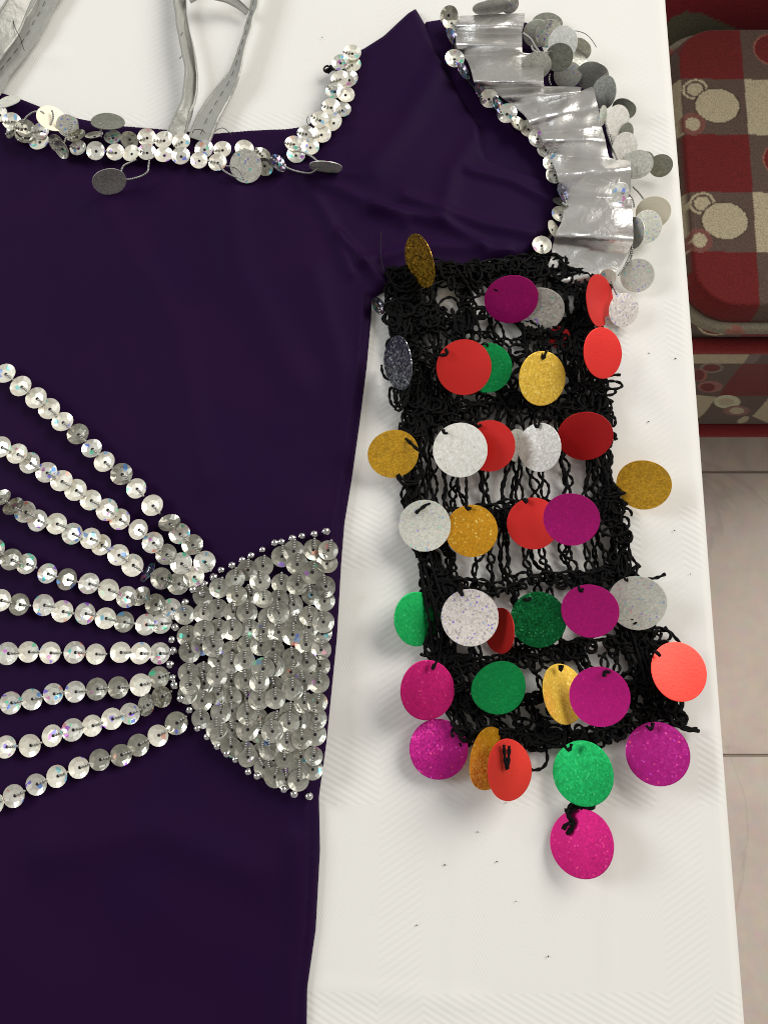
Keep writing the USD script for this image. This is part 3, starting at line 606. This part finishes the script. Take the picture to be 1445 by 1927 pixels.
def trim(name, pts, Rpx, zbase, bead_dir):
    seqs, dots, beads = [], [], []
    for k, s in enumerate(pts):
        sc = mm(*s[:2]); R = (Rpx + 1.3 + RNG.normal(0, 0.6)) * sc; flag = s[2] if len(s) > 2 else ''
        n = np.array([RNG.normal(0, 0.10), RNG.normal(-0.03, 0.10), 1.0])
        if flag == 'g': n = np.array([RNG.normal(0, 0.3), RNG.normal(0.1, 0.25), 1])
        if flag == 'e': n = np.array([RNG.normal(0, 0.3), -0.9, 0.7])
        if flag in 'bt' and flag: n = np.array([0.75, 0.1, 0.8])
        n /= np.linalg.norm(n)
        z = (zbase if s[1] < 487 else ZT + 0.0006) + 0.0008 + R * (abs(n[0]) + abs(n[1])) * 0.5 + (k % 2) * 0.0005
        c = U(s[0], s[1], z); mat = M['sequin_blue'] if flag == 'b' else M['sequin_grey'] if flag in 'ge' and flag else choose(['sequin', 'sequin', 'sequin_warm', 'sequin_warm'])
        seqs.append((sequin_mesh(c, n, np.array([1.0, 0.2, 0]), R, phase=RNG.uniform(0, 1)), mat)); dots.append(hole_dot(c, n, R))
        bd = np.array(bead_dir[0] if k % 2 else bead_dir[1], float)
        bd = bd + RNG.normal(0, 0.25, 3) * (1, 1, 0); bd -= n * (bd @ n); bd /= np.linalg.norm(bd)
        if RNG.random() < 0.75: beads += seed_run(c + n * R * 0.14 + bd * R * 0.3, c + n * R * 0.22 + bd * R * 0.95, 2.4 * sc, 3)
    c0 = UU([s[:2] for s in pts], zbase)
    p = part(dr, name, cat([tube(curve(c0, 0.003), 0.0003, 5)] + dots), M['thread'])
    part(p, 'seed_beads', cat(beads), M['seed'], smooth=True, kind='stuff')
    for m_, mt in seqs: part(p, 'sequin', m_, mt, smooth=False)
    return p
nk = trim('neckline_trim', neck, 15.5, ZD, ((-1, 0.1, 0), (-0.8, -0.3, 0)))
sl = trim('sleeve_trim', sleeve_seq, 16.0, ZD, ((0.3, -1, 0), (0.5, -0.8, 0)))

# fan of overlapping sequins at the waist
fan = shapely.Polygon([(622, 1038), (617, 1078), (613, 1155), (613, 1230), (603, 1300), (595, 1385), (584, 1468), (545, 1466), (512, 1461), (460, 1422), (400, 1376), (384, 1350), (354, 1298), (342, 1278), (346, 1243), (348, 1201), (354, 1160), (370, 1130), (404, 1112), (434, 1096), (464, 1076), (510, 1064), (537, 1043), (577, 1036)]).buffer(2)
pts = []
ncol = 10
for k in range(ncol):
    f0 = k / (ncol - 1)
    xt, xb = 620 - 270 * f0, 585 - 225 * f0
    line = fan.intersection(shapely.LineString([(xt, 1000), (xb, 1500)]))
    if line.is_empty: continue
    n_ = max(2, int(round(line.length / 32.5)) + 1)
    for t in np.linspace(0, 1, n_):
        q_ = line.interpolate(t, normalized=True)
        pts.append((q_.x + RNG.normal(0, 3.2) * (k > 0), q_.y + (15 if k % 2 else 0) * (0 < t < 1) + RNG.normal(0, 3.6) * (0 < t < 1), k))
RNG.shuffle(pts)
seqs, beads, dots = [], [], []
for k, (x, y, c_) in enumerate(pts):
    sc = mm(x, y); R = (19.4 + RNG.normal(0, 0.9)) * sc
    n = np.array([RNG.normal(0, 0.15), RNG.normal(-0.13, 0.13), 1.0]); n /= np.linalg.norm(n)
    z = ZD + 0.0012 + R * 0.30 + RNG.uniform(0, 0.0022)
    c = U(x, y, z)
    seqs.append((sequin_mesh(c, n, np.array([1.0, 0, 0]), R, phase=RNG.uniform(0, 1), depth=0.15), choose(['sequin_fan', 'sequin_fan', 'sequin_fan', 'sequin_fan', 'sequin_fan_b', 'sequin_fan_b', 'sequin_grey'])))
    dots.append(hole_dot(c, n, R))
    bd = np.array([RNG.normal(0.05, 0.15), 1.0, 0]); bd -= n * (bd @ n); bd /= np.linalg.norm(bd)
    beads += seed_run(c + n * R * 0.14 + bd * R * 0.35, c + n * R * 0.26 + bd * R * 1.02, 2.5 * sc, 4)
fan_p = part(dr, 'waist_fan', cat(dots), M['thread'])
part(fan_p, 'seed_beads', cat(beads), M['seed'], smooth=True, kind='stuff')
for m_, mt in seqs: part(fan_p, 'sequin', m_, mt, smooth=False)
mbeads = [(613,1000),(591,1005),(568,1009),(550,1013),(530,1020),(517,1022),(494,1035),(473,1046),(456,1054),(437,1064),(417,1073),(403,1087),(387,1100),(349,1134),(333,1161),(331,1181),(324,1204),(326,1225),(321,1251),(326,1276),(329,1290),(340,1315),(357,1336),(372,1371),(390,1387),(409,1405),(427,1419),(443,1430),(467,1453),(484,1461),(534,1486),(553,1495),(581,1499),(380,1118),(364,1110)]
big = trimesh.creation.icosphere(2)
for x, y in mbeads:
    r = 8.0 * mm(x, y) * RNG.uniform(0.9, 1.05)
    part(fan_p, 'bead', trimesh.Trimesh(big.vertices * r + U(x, y, ZD + r + 0.0012), big.faces, process=False), M['bead'], smooth=True)

# silver ruffle round the sleeve: rays from the sequin edge to the outer hem, crests and valleys
rays = [((862, 28), (988, 22), 3), ((859, 46), (985, 48), 6.5), ((857, 62), (982, 63), 2.5), ((858, 80), (982, 84), 8), ((866, 102), (983, 97), 3), ((878, 112), (1022, 103), 3.5), ((886, 130), (1023, 122), 6), ((892, 152), (1023, 153), 9), ((903, 166), (1024, 161), 3),
        ((925, 172), (1094, 163), 4), ((942, 180), (1092, 172), 7), ((962, 196), (1090, 186), 4), ((985, 214), (1113, 162), 6), ((996, 228), (1124, 196), 9), ((1010, 250), (1133, 240), 4), ((1020, 262), (1139, 262), 8), ((1033, 290), (1147, 296), 3), ((1040, 308), (1186, 303), 5),
        ((1048, 326), (1187, 318), 9), ((1054, 352), (1187, 356), 5), ((1060, 368), (1188, 374), 2.5), ((1061, 386), (1189, 392), 6.5), ((1058, 412), (1191, 424), 7), ((1046, 438), (1192, 448), 9.5), ((1040, 462), (1178, 480), 4), ((1035, 490), (1150, 522), 3), ((1010, 508), (1090, 545), 1.5)]
t = np.arange(len(rays)); tt = np.linspace(0, len(rays) - 1, 420)
I = np.stack([PchipInterpolator(t, [r[0][k] for r in rays])(tt) for k in (0, 1)], 1); O = np.stack([PchipInterpolator(t, [r[1][k] for r in rays])(tt) for k in (0, 1)], 1)
Zc = PchipInterpolator(t, [r[2] for r in rays])(tt)
ss = np.linspace(0, 1, 46)
PX = I[:, None] * (1 - ss)[None, :, None] + O[:, None] * ss[None, :, None]
nz_ = meshkit.fbm(np.stack([np.repeat(tt[:, None] * 1.5, 46, 1), np.repeat(ss[None] * 4.0, 420, 0), np.zeros((420, 46))], -1), 3, 21) - 0.5
nz2 = meshkit.fbm(np.stack([np.repeat(tt[:, None] * 0.8, 46, 1) + ss[None] * 2.2, np.repeat(ss[None] * 2.0, 420, 0), np.ones((420, 46))], -1), 2, 33) - 0.5
ZZ = 0.0025 + (Zc[:, None] / 1000.0) * 1.9 * (0.55 + 0.45 * np.sin(np.clip(ss * 1.25, 0, 1) * math.pi / 2))[None] + 0.0012 * nz_ * np.minimum(1, ss * 5)[None] + 0.0052 * nz2 * np.minimum(1, ss * 4)[None]
from scipy.ndimage import gaussian_filter
ZZ = gaussian_filter(ZZ, (3.2, 1.5), mode='nearest'); PX = gaussian_filter(PX, (1.5, 0, 0), mode='nearest')
V = UU(PX.reshape(-1, 2), ZT + ZZ.ravel())
n, k = 420, 46
i, j = np.meshgrid(np.arange(n - 1), np.arange(k - 1), indexing='ij')
q = np.stack([i * k + j, (i + 1) * k + j, (i + 1) * k + j + 1, i * k + j + 1], -1).reshape(-1, 4)
F = np.vstack([q[:, [0, 1, 2]], q[:, [0, 2, 3]]])
Vb = V - [0, 0, 0.0004]
ru = part(dr, 'ruffle', trimesh.Trimesh(np.vstack([V, Vb]), np.vstack([F, F[:, ::-1] + n * k]), process=False), M['lame'], smooth=True)
rb = [(858, 50), (960, 36), (992, 40), (1012, 66), (1026, 100), (1066, 140), (1088, 150), (1112, 164), (1150, 255), (1160, 300), (1178, 312), (1182, 440), (1165, 486), (1100, 520), (1010, 500), (1045, 430), (1050, 330), (980, 240), (880, 150)]
part(dr, 'ruffle_backing', puff(poly_px(rb), 0.0012, 0.003, ZT - 0.0006, step=0.004), M['purple'], smooth=True)

# paillettes: thin foil discs, turned so far out of the view as the photograph shows
def paillette_mesh(px, py, w, h, rot, z, up=90, bend=0.05):
    """w,h px: major and minor diameters; rot: direction of the major axis in the picture, degrees anticlockwise from right; up: direction in the picture of the raised side, degrees."""
    up = {1: 90, -1: 270}.get(up, up)
    a_, b_ = max(w, h), min(w, h)
    if b_ / a_ > 0.955: b_ = a_ * 0.992
    ang = math.radians(rot if w >= h else rot + 90)
    sc = mm(px, py, ZT + z); R = a_ * sc / 2
    phi = math.acos(min(1.0, b_ / a_))
    c0 = U(px, py, ZT + z); n0 = CAM - c0; n0 /= np.linalg.norm(n0)
    ex = np.array([1.0, 0, 0]); ex = ex - n0 * (ex @ n0); ex /= np.linalg.norm(ex); ey = np.cross(n0, ex)
    A = ex * math.cos(ang) + ey * math.sin(ang); Bv = np.cross(n0, A)
    if Bv @ (ex * math.cos(math.radians(up)) + ey * math.sin(math.radians(up))) < 0: A, Bv = -A, -Bv
    n = n0 * math.cos(phi) - Bv * math.sin(phi); B = np.cross(n, A)
    no = 40; V = [[0, 0, 0]]; rings = [0.5, 0.97, 1.0]
    th = np.arange(no) * 2 * math.pi / no
    for r in rings: V += [[r * math.cos(x), r * math.sin(x), 0] for x in th]
    V = np.array(V); V[:, 2] = bend * (V[:, 1] ** 2 - 0.3 * V[:, 0] ** 2); V[-no:, 2] -= 0.006
    F = [[0, 1 + k, 1 + (k + 1) % no] for k in range(no)]
    for r in range(2):
        o, p_ = 1 + r * no, 1 + (r + 1) * no
        for k in range(no): k2 = (k + 1) % no; F += [[o + k, p_ + k, p_ + k2], [o + k, p_ + k2, o + k2]]
    W = c0 + R * (V[:, :1] * A + V[:, 1:2] * B + V[:, 2:] * n)
    lowest = W[:, 2].min()
    if lowest < ZT + 0.0006:                       # lift it until it lies on the cloth, keeping its place in the picture
        return paillette_mesh(px, py, w, h, rot, z + (ZT + 0.0008 - lowest), up, bend) if z < 0.05 else None
    Wb = W - n * 0.0003; N_ = len(W); F = np.array(F)
    rim = 1 + 2 * no
    S_ = []
    for k in range(no): k2 = (k + 1) % no; S_ += [[rim + k, rim + k + N_, rim + k2 + N_], [rim + k, rim + k2 + N_, rim + k2]]
    return trimesh.Trimesh(np.vstack([W, Wb]), np.vstack([F, F[:, ::-1] + N_, S_]), process=False)

def bead_chain(px, z, r=2.0, step=3.6):
    P = curve(np.column_stack([UU(px, ZT + np.asarray(z, float) / 1000)]), 0.25 * 0.001 * step)
    sc = mm(*px[0]); return cat([ball(p, r * sc) for p in P])
# on the neckline
for a in ((206,341,63,45,12,.011,1,'p_grey'), (463,312,60,59,0,.0105,1,'p_silver'), (613,314,62,22,-5,.010,1,'p_pale'), (203,228,62,28,0,.010,-1,'p_olive'), (97,222,54,42,-20,.010,-1,'p_cream'), (127,236,40,40,0,.009,1,'p_silver'), (16,190,44,16,18,.006,-1,'p_pale')):
    part(nk, 'paillette', paillette_mesh(*a[:7]), M[a[7]], smooth=30)
for px, z in (([(281,299),(279,319),(262,332),(239,337),(226,333)], [8,9,9,8.5,8.5]), ([(228,325),(232,312),(244,305),(255,300)], [9,9.5,9,8]), ([(557,283),(575,288),(592,298),(606,312)], [9,10,11,11]), ([(535,312),(560,322),(582,325),(598,316)], [8,9,9.5,10]), ([(412,308),(426,324),(445,333)], [9,10,9]), ([(428,312),(448,318),(458,336)], [10,12,12]),
              ([(42,232),(55,215),(68,209),(80,210),(84,216)], [9,11,12,12,11]), ([(190,256),(190,245),(189,232)], [9,11,12]), ([(120,268),(128,250),(137,230)], [10,11,11.5]), ([(96,232),(100,220),(98,208)], [11,12,12])):
    part(nk, 'bead_loop', bead_chain(px, z), M['seed'], smooth=True)
# on the ruffle
RP = [(925,12,72,26,8,.004,1,'p_grey'), (958,6,36,32,0,.008,1,'p_silver'), (1030,42,58,32,-5,.006,-1,'p_olive'), (1010,62,52,46,0,.008,1,'p_pale'), (1032,62,50,46,20,.0095,1,'p_silver'), (1091,92,36,44,60,.006,1,'p_grey'), (1076,118,44,60,70,.006,-1,'p_grey'), (1068,140,52,46,0,.005,1,'p_pale'), (1059,80,54,58,0,.012,1,'p_white'), (1052,107,52,48,0,.015,1,'p_olive'), (1009,123,56,47,10,.013,1,'p_grey'), (1114,142,62,48,-10,.006,1,'p_grey'),
      (1137,173,44,58,0,.006,1,'p_grey'), (1174,204,46,34,-20,.004,1,'p_olive'), (1134,217,14,36,-4,.012,1,'p_pale'), (1180,248,22,34,0,.005,1,'p_olive'), (1162,226,42,54,0,.010,1,'p_white'), (1175,277,46,54,-10,.008,1,'p_white'), (1243,311,44,40,0,.003,1,'p_olive'), (1198,309,60,50,10,.008,-1,'p_grey'), (1167,361,32,35,0,.013,1,'sequin'), (1229,399,64,58,0,.004,1,'p_cream'),
      (1217,426,54,60,0,.008,1,'p_pale'), (1192,438,40,58,0,.010,1,'p_pale'), (1199,518,62,60,0,.005,1,'p_pale'), (1143,521,32,30,0,.008,1,'sequin_warm'), (1173,583,54,62,0,.008,1,'p_lilac'), (1147,614,36,40,0,.004,1,'p_pale'), (1215,300,30,30,0,.004,1,'p_grey')]
for a in RP: part(ru, 'paillette', paillette_mesh(*a[:7]), M[a[7]], smooth=30)
for px, z in (([(985,62),(998,72),(1008,88),(1018,98),(1030,100)], [10,12,14,16,17]), ([(1000,86),(1010,97),(1022,98),(1036,95)], [14,16,17,17]), ([(1034,140),(1033,150),(1036,158)], [8,8,7]), ([(1036,222),(1142,245),(1150,272),(1162,300)][1:], [11,10,9]), ([(1138,228),(1146,255),(1152,285)], [12,10,9]), ([(1169,362),(1182,365),(1190,374),(1193,388)], [14,13,12,10]), ([(1192,352),(1202,362),(1212,376)], [9,8,7]),
              ([(1187,425),(1190,445),(1188,470),(1178,495),(1166,514)], [14,13,11,9,8]), ([(1190,468),(1186,490),(1172,508),(1164,517)], [10,9,8,8]), ([(1150,528),(1156,545),(1165,560)], [9,9,10])):
    part(ru, 'bead_loop', bead_chain(px, z), M['seed'], smooth=True)

# ------------------------------------------------------------------ black crochet piece with coloured paillettes
cr = thing('crochet_cuff', 'black crocheted net tube hung with coloured foil discs, lying beside the purple dress', 'crochet net', (0.09, 0.0, ZT))
LB = np.array([(727, 525), (736, 600), (755, 700), (765, 800), (772, 930), (784, 1040), (798, 1130), (818, 1230), (842, 1330), (872, 1398)], float)
RB = np.array([(1108, 510), (1120, 600), (1130, 710), (1140, 800), (1160, 910), (1172, 1000), (1190, 1090), (1232, 1180), (1262, 1270), (1288, 1362)], float)
vk = np.linspace(0, 1, 10)
def net(u, v):
    u, v = np.asarray(u, float), np.asarray(v, float)
    L = np.stack([np.interp(v, vk, LB[:, k]) for k in (0, 1)], -1); Rr = np.stack([np.interp(v, vk, RB[:, k]) for k in (0, 1)], -1)
    P = L * (1 - u)[..., None] + Rr * u[..., None]
    P[..., 1] += (20 * v ** 3 - 26 * (1 - v) ** 3) * np.sin(np.clip(u, 0, 1) * math.pi)
    q = np.concatenate([P / 55.0, np.zeros(P.shape[:-1] + (1,))], -1)
    q2 = q * 2.7
    P[..., 0] += 20 * (meshkit.noise(q, 31) - 0.5) + 9 * (meshkit.noise(q2, 33) - 0.5)
    P[..., 1] += 24 * (meshkit.noise(q, 32) - 0.5) + 10 * (meshkit.noise(q2, 34) - 0.5)
    return P
YS = []
def yarn(px, z, r=0.00064, step=0.0008, sides=8):
    px = np.asarray(px, float); z = np.broadcast_to(np.asarray(z, float), (len(px),))
    P = resample(UU(px, ZT + z), step)
    if len(P) < 3: return
    # two plies twisted together: a two-lobed section that turns along the yarn
    th = np.arange(sides) * 2 * math.pi / sides
    rr = r * (1 + 0.30 * np.cos(2 * (th[None, :] - np.arange(len(P))[:, None] * step / 0.0036 * math.pi + RNG.uniform(0, 3))))
    YS.append(tube(P, rr, sides))
rows = [0.0, 0.02, 0.14, 0.305, 0.50, 0.655, 0.80, 0.90, 0.985, 1.0]
def edge_mix(n, amount):
    u = (np.arange(n) + 0.5) / n + RNG.normal(0, 0.25 / n, n)
    return np.clip(u + amount * np.sin(2 * math.pi * u) * -0.16, -0.005, 1.005)
for layer in (0, 1):
    zb_ = 0.0012 + 0.0026 * layer
    for ri in range(1, len(rows) - 2):
        v0, v1 = rows[ri], rows[ri + 1]
        ncol = [17, 17, 15, 16, 15, 14, 14, 13, 12][min(ri, 8)] if layer else [12, 12, 10, 11, 10, 9, 9, 9, 8][min(ri, 8)]
        us = edge_mix(ncol, 0.7)
        for u0 in us:
            lean = RNG.normal(0, 0.030); bow = RNG.normal(0, 0.016)
            tt_ = np.linspace(-0.03, 1.03, 60)
            uc = u0 + lean * (tt_ - 0.5) + bow * np.sin(tt_ * math.pi); vc = v0 + (v1 - v0) * tt_
            base = net(uc, vc)
            ph = RNG.uniform(0, 6.28); cyc = (v1 - v0) * 900 / 46 * RNG.uniform(0.8, 1.2)
            amp = RNG.uniform(5.0, 8.0)
            for s in (0, 1):
                a = ph + s * math.pi + tt_ * cyc * 2 * math.pi
                px = base + np.stack([np.cos(a) * amp * (0.75 + 0.5 * np.sin(a * 0.37 + ph)), 0.4 * np.sin(a * 2) * amp * 0.4], -1)
                yarn(px, zb_ + 0.0011 * np.sin(a) + 0.0006 * np.sin(tt_ * 9 + ph))
    # knotted rows: coils of chain stitches
    for ri, v in enumerate(rows):
        for rep in range(2 if layer else 1):
            tt_ = np.linspace(-0.01, 1.01, 420)
            vv = v + RNG.normal(0, 0.008) + 0.030 * (meshkit.noise(np.column_stack([tt_ * 7, np.full(420, rep + 9.1 * ri), np.full(420, layer)]), 5) - 0.5)
            base = net(tt_, np.clip(vv, 0, 1.01)); ph = RNG.uniform(0, 6.28); k = RNG.uniform(17, 24)
            a = ph + tt_ * k * 2 * math.pi + 5 * meshkit.noise(np.column_stack([tt_ * 9, np.full(420, rep * 7.0), np.full(420, ri + 3.0)]), 6); am = RNG.uniform(6, 11) * (0.35 + 1.2 * meshkit.noise(np.column_stack([tt_ * 13, np.full(420, rep * 3.0), np.full(420, ri)]), 4))
            px = base + np.stack([np.cos(a) * am * 1.25, np.sin(a) * am], -1)
            yarn(px, zb_ + 0.0013 * np.sin(a * 1.5 + 1) + 0.0012, step=0.0010)
# loose curls of yarn, thick along both sides, the rows and the gathered top
def curl(u, v, r, turns, z, ph):
    a = np.linspace(0, turns * 2 * math.pi, int(14 * turns) + 6) + ph
    c = net(np.array([u]), np.array([v]))[0]; ex = RNG.uniform(0.6, 1.5)
    px = c + np.stack([np.cos(a) * r * ex + (a - ph) * RNG.normal(0, 1.5), np.sin(a) * r / ex + (a - ph) * RNG.normal(0, 1.8)], -1)
    yarn(px, z + 0.0012 * np.sin(a + 0.7))
for _ in range(210):
    m_ = RNG.random()
    if m_ < 0.28: u, v = RNG.uniform(0, 1), RNG.uniform(0, 0.30)
    elif m_ < 0.56: u, v = abs(RNG.normal(0.02, 0.05)), RNG.uniform(0, 0.85)
    elif m_ < 0.76: u, v = 1 - abs(RNG.normal(0.02, 0.045)), RNG.uniform(0, 1)
    elif m_ < 0.90: u, v = RNG.uniform(0, 1), np.clip(RNG.choice(rows) + RNG.normal(0, 0.012), 0, 1)
    else: u, v = RNG.uniform(0.05, 1), RNG.uniform(0.80, 1.0)
    curl(u, v, RNG.uniform(8, 19), RNG.uniform(0.95, 2.2), RNG.uniform(0.0025, 0.0068), RNG.uniform(0, 6.28))
# long wandering strands over the gathered top
for _ in range(62):
    if _ < 30: u0, v0, du, dv, n_ = RNG.uniform(0, 1), RNG.uniform(0, 0.24), 0.05, 0.035, 7
    elif _ < 46: u0, v0, du, dv, n_ = RNG.uniform(0, 0.09), RNG.uniform(0.2, 0.8), 0.02, 0.05, 6
    else: u0, v0, du, dv, n_ = RNG.uniform(0.92, 1), RNG.uniform(0.2, 0.9), 0.015, 0.05, 6
    uu = np.clip(u0 + np.cumsum(RNG.normal(0, du, n_)), -0.01, 1.01); vv = np.clip(v0 + np.cumsum(RNG.normal(dv * 0.4, dv, n_)), 0, 1)
    P = net(uu, vv); d = np.arange(n_); t_ = np.linspace(0, n_ - 1, n_ * 12)
    px = np.stack([CubicSpline(d, P[:, k])(t_) for k in (0, 1)], -1)
    yarn(px, RNG.uniform(0.002, 0.006) + 0.001 * np.sin(t_ * 2))
part(cr, 'yarn_net', cat(YS), M['yarn'], smooth=True)
YS = []
for px, z in (([(1140,795),(1150,782),(1158,790),(1155,802),(1146,800),(1140,792)], .004), ([(1152,820),(1161,828),(1155,826)], .004), ([(995,1412),(1015,1400),(1027,1412),(1030,1428),(1020,1446),(1004,1450),(985,1440),(972,1418)], .0025), ([(1270,1345),(1285,1368),(1312,1372)], .003), ([(1272,1350),(1288,1374),(1316,1376)], .004), ([(1185,1080),(1200,1062),(1196,1085),(1215,1090),(1252,1080)], .006)[:2],
              ([(1250,1180),(1270,1200),(1280,1210)], .004), ([(1240,1225),(1250,1238),(1250,1225)], .006), ([(1180,1000),(1185,1040),(1205,1068)], .005), ([(1010,482),(1030,476),(1050,480),(1060,500),(1055,520)], .007), ([(1060,498),(1085,508),(1105,515),(1115,522)], .007), ([(1268,1300),(1285,1315),(1280,1340),(1262,1332),(1266,1310)], .003)):
    YS = []; yarn(curve(px, 2.0), z, 0.0007); part(cr, 'loose_yarn', cat(YS), M['yarn'], smooth=True)

DISCS = [  # px, py, w, h, rot, z, raised side, material, tie (px), label
 (790,491,50,101,17,.012,20,'p_brown_gold',None,'brown gold glitter disc standing on edge at the top corner'),
 (1017,582,89,80,-8,.0085,1,'p_silver',None,'silver glitter disc behind a magenta one'),
 (962,563,101,87,8,.0115,1,'p_magenta',[(925,530),(928,542),(936,545)],'magenta disc at the top'),
 (1128,565,48,97,8,.009,180,'p_red',[(1112,516),(1120,524),(1114,530)],'red disc turned edgeward at the top right'),
 (1134,664,69,96,10,.012,180,'p_red',[(1106,624),(1116,632),(1106,638)],'red disc at the right edge'),
 (1052,634,40,40,0,.002,1,'p_deep_red',None,'red disc hidden beneath the net'),
 (917,692,91,93,0,.0085,1,'p_green',[(905,650),(912,646),(918,652)],'green disc behind a red one'),
 (873,691,103,104,0,.012,1,'p_red',[(826,668),(842,666),(838,656)],'bright red disc'),
 (1020,712,86,102,0,.010,1,'p_gold',[(1017,660),(1022,674),(1027,660)],'yellow gold disc'),
 (750,683,52,102,6,.012,0,'p_blue_silver',None,'bluish silver disc at the left edge'),
 (740,854,97,89,20,.0087,1,'p_old_gold',[(757,822),(764,826),(775,836),(788,848)],'old gold disc out on the cloth at the left'),
 (973,838,40,62,0,.007,1,'p_grey',None,'dull grey disc mostly hidden'),
 (921,839,95,97,0,.0095,1,'p_red',[(893,795),(900,803),(905,799)],'red disc behind a white one'),
 (866,847,102,103,0,.0125,1,'p_white',[(834,808),(838,816),(842,814)],'white silver disc'),
 (1015,842,80,92,0,.0095,1,'p_white',[(1006,796),(1011,804),(1014,796)],'pale silver disc beside a dark red one'),
 (1101,821,103,90,4,.012,1,'p_deep_red',[(1088,776),(1085,788),(1090,776)],'dark red disc'),
 (1211,912,101,92,-15,.0087,1,'p_old_gold',[(1162,920),(1172,930),(1176,926)],'old gold disc out on the cloth at the right'),
 (799,989,98,94,0,.0105,1,'p_pale',[(782,966),(795,955),(812,944),(818,940)],'pale silver disc'),
 (887,999,97,99,0,.011,1,'p_orange_gold',[(876,950),(882,960),(884,954)],'orange gold disc'),
 (1003,985,96,98,0,.0095,1,'p_red',[(985,938),(991,947),(990,938)],'red disc behind a magenta one'),
 (1075,977,105,98,-12,.0190,1,'p_magenta',[(1083,942),(1086,934),(1100,938)],'magenta disc'),
 (785,1165,86,102,0,.0018,1,'p_green',None,'green disc half beneath the net'),
 (884,1162,108,106,0,.0115,1,'p_lilac',[(862,1108),(870,1122),(868,1110)],'lilac silver glitter disc'),
 (941,1187,56,86,0,.0025,1,'p_red',None,'red disc beneath the net'),
 (1013,1166,103,105,0,.009,-1,'p_dark_green',[(985,1126),(995,1130),(998,1124)],'dark green disc'),
 (1199,1134,107,101,-8,.0085,1,'p_pale',[(1172,1084),(1180,1092),(1182,1086)],'pale silver disc at the right edge'),
 (1110,1150,107,99,-12,.0160,1,'p_magenta',[(1088,1102),(1094,1114),(1096,1102)],'magenta disc over a pale silver one'),
 (804,1299,101,112,-10,.009,1,'p_pink',[(822,1244),(812,1262),(818,1250)],'pink disc at the left edge'),
 (938,1294,106,94,35,.010,1,'p_green',[(896,1270),(905,1262),(920,1252)],'green disc'),
 (1060,1306,78,113,8,.009,180,'p_gold',[(1052,1252),(1056,1262),(1058,1252)],'yellow gold disc behind a magenta one'),
 (1128,1311,112,108,-10,.0160,1,'p_magenta',[(1136,1274),(1140,1264),(1148,1266)],'magenta disc over a gold one'),
 (1277,1264,98,112,12,.0105,180,'p_coral',[(1228,1226),(1240,1232),(1242,1236)],'coral red disc at the right edge'),
 (825,1410,109,111,0,.004,1,'p_magenta_glitter',None,'dark magenta glitter disc on the cloth'),
 (920,1428,74,117,-14,.005,190,'p_orange_gold',None,'orange gold disc behind a red one'),
 (957,1449,82,113,-4,.012,180,'p_coral',[(948,1402),(954,1448),(958,1404)],'coral red disc at the bottom edge'),
 (1097,1456,111,120,8,.009,1,'p_green',[(1062,1404),(1070,1412),(1075,1400)],'green disc at the bottom edge'),
 (1237,1419,114,117,0,.009,1,'p_magenta_glitter',[(1216,1366),(1226,1373),(1228,1360)],'magenta glitter disc at the lower right'),
 (1095,1588,117,124,0,.003,1,'p_pink',None,'pink disc hanging lowest')]
for a in DISCS:
    a = a[:5] + (a[5] + (0.0030 if a[5] >= 0.0085 else 0.0) + (0.0015 if a[5] >= 0.0115 else 0),) + a[6:]
    p = part(cr, 'paillette', paillette_mesh(*a[:7], bend=RNG.uniform(0.02, 0.11)), M[a[7]], smooth=30, label=a[9])
    if a[8]:
        YS = []; yarn(curve(a[8], 1.5), a[5] + 0.0035, 0.00072); 
        if YS: part(p, 'yarn_tie', cat(YS), M['yarn'], smooth=True)
YS = []
for px, z in (([(1065,1570),(1078,1552),(1070,1538),(1082,1522)], .006), ([(1060,1562),(1066,1552),(1080,1548),(1068,1534),(1066,1522)], .0065), ([(1072,1525),(1085,1518),(1100,1524),(1115,1520),(1118,1512)], .005), ([(1066,1530),(1080,1514),(1096,1516),(1110,1524),(1116,1516)], .006), ([(1090,1520),(1090,1505),(1098,1500)], .004)):
    yarn(curve(px, 1.5), z, 0.0009)
part(cr, 'yarn_cord', cat(YS), M['yarn'], smooth=True)
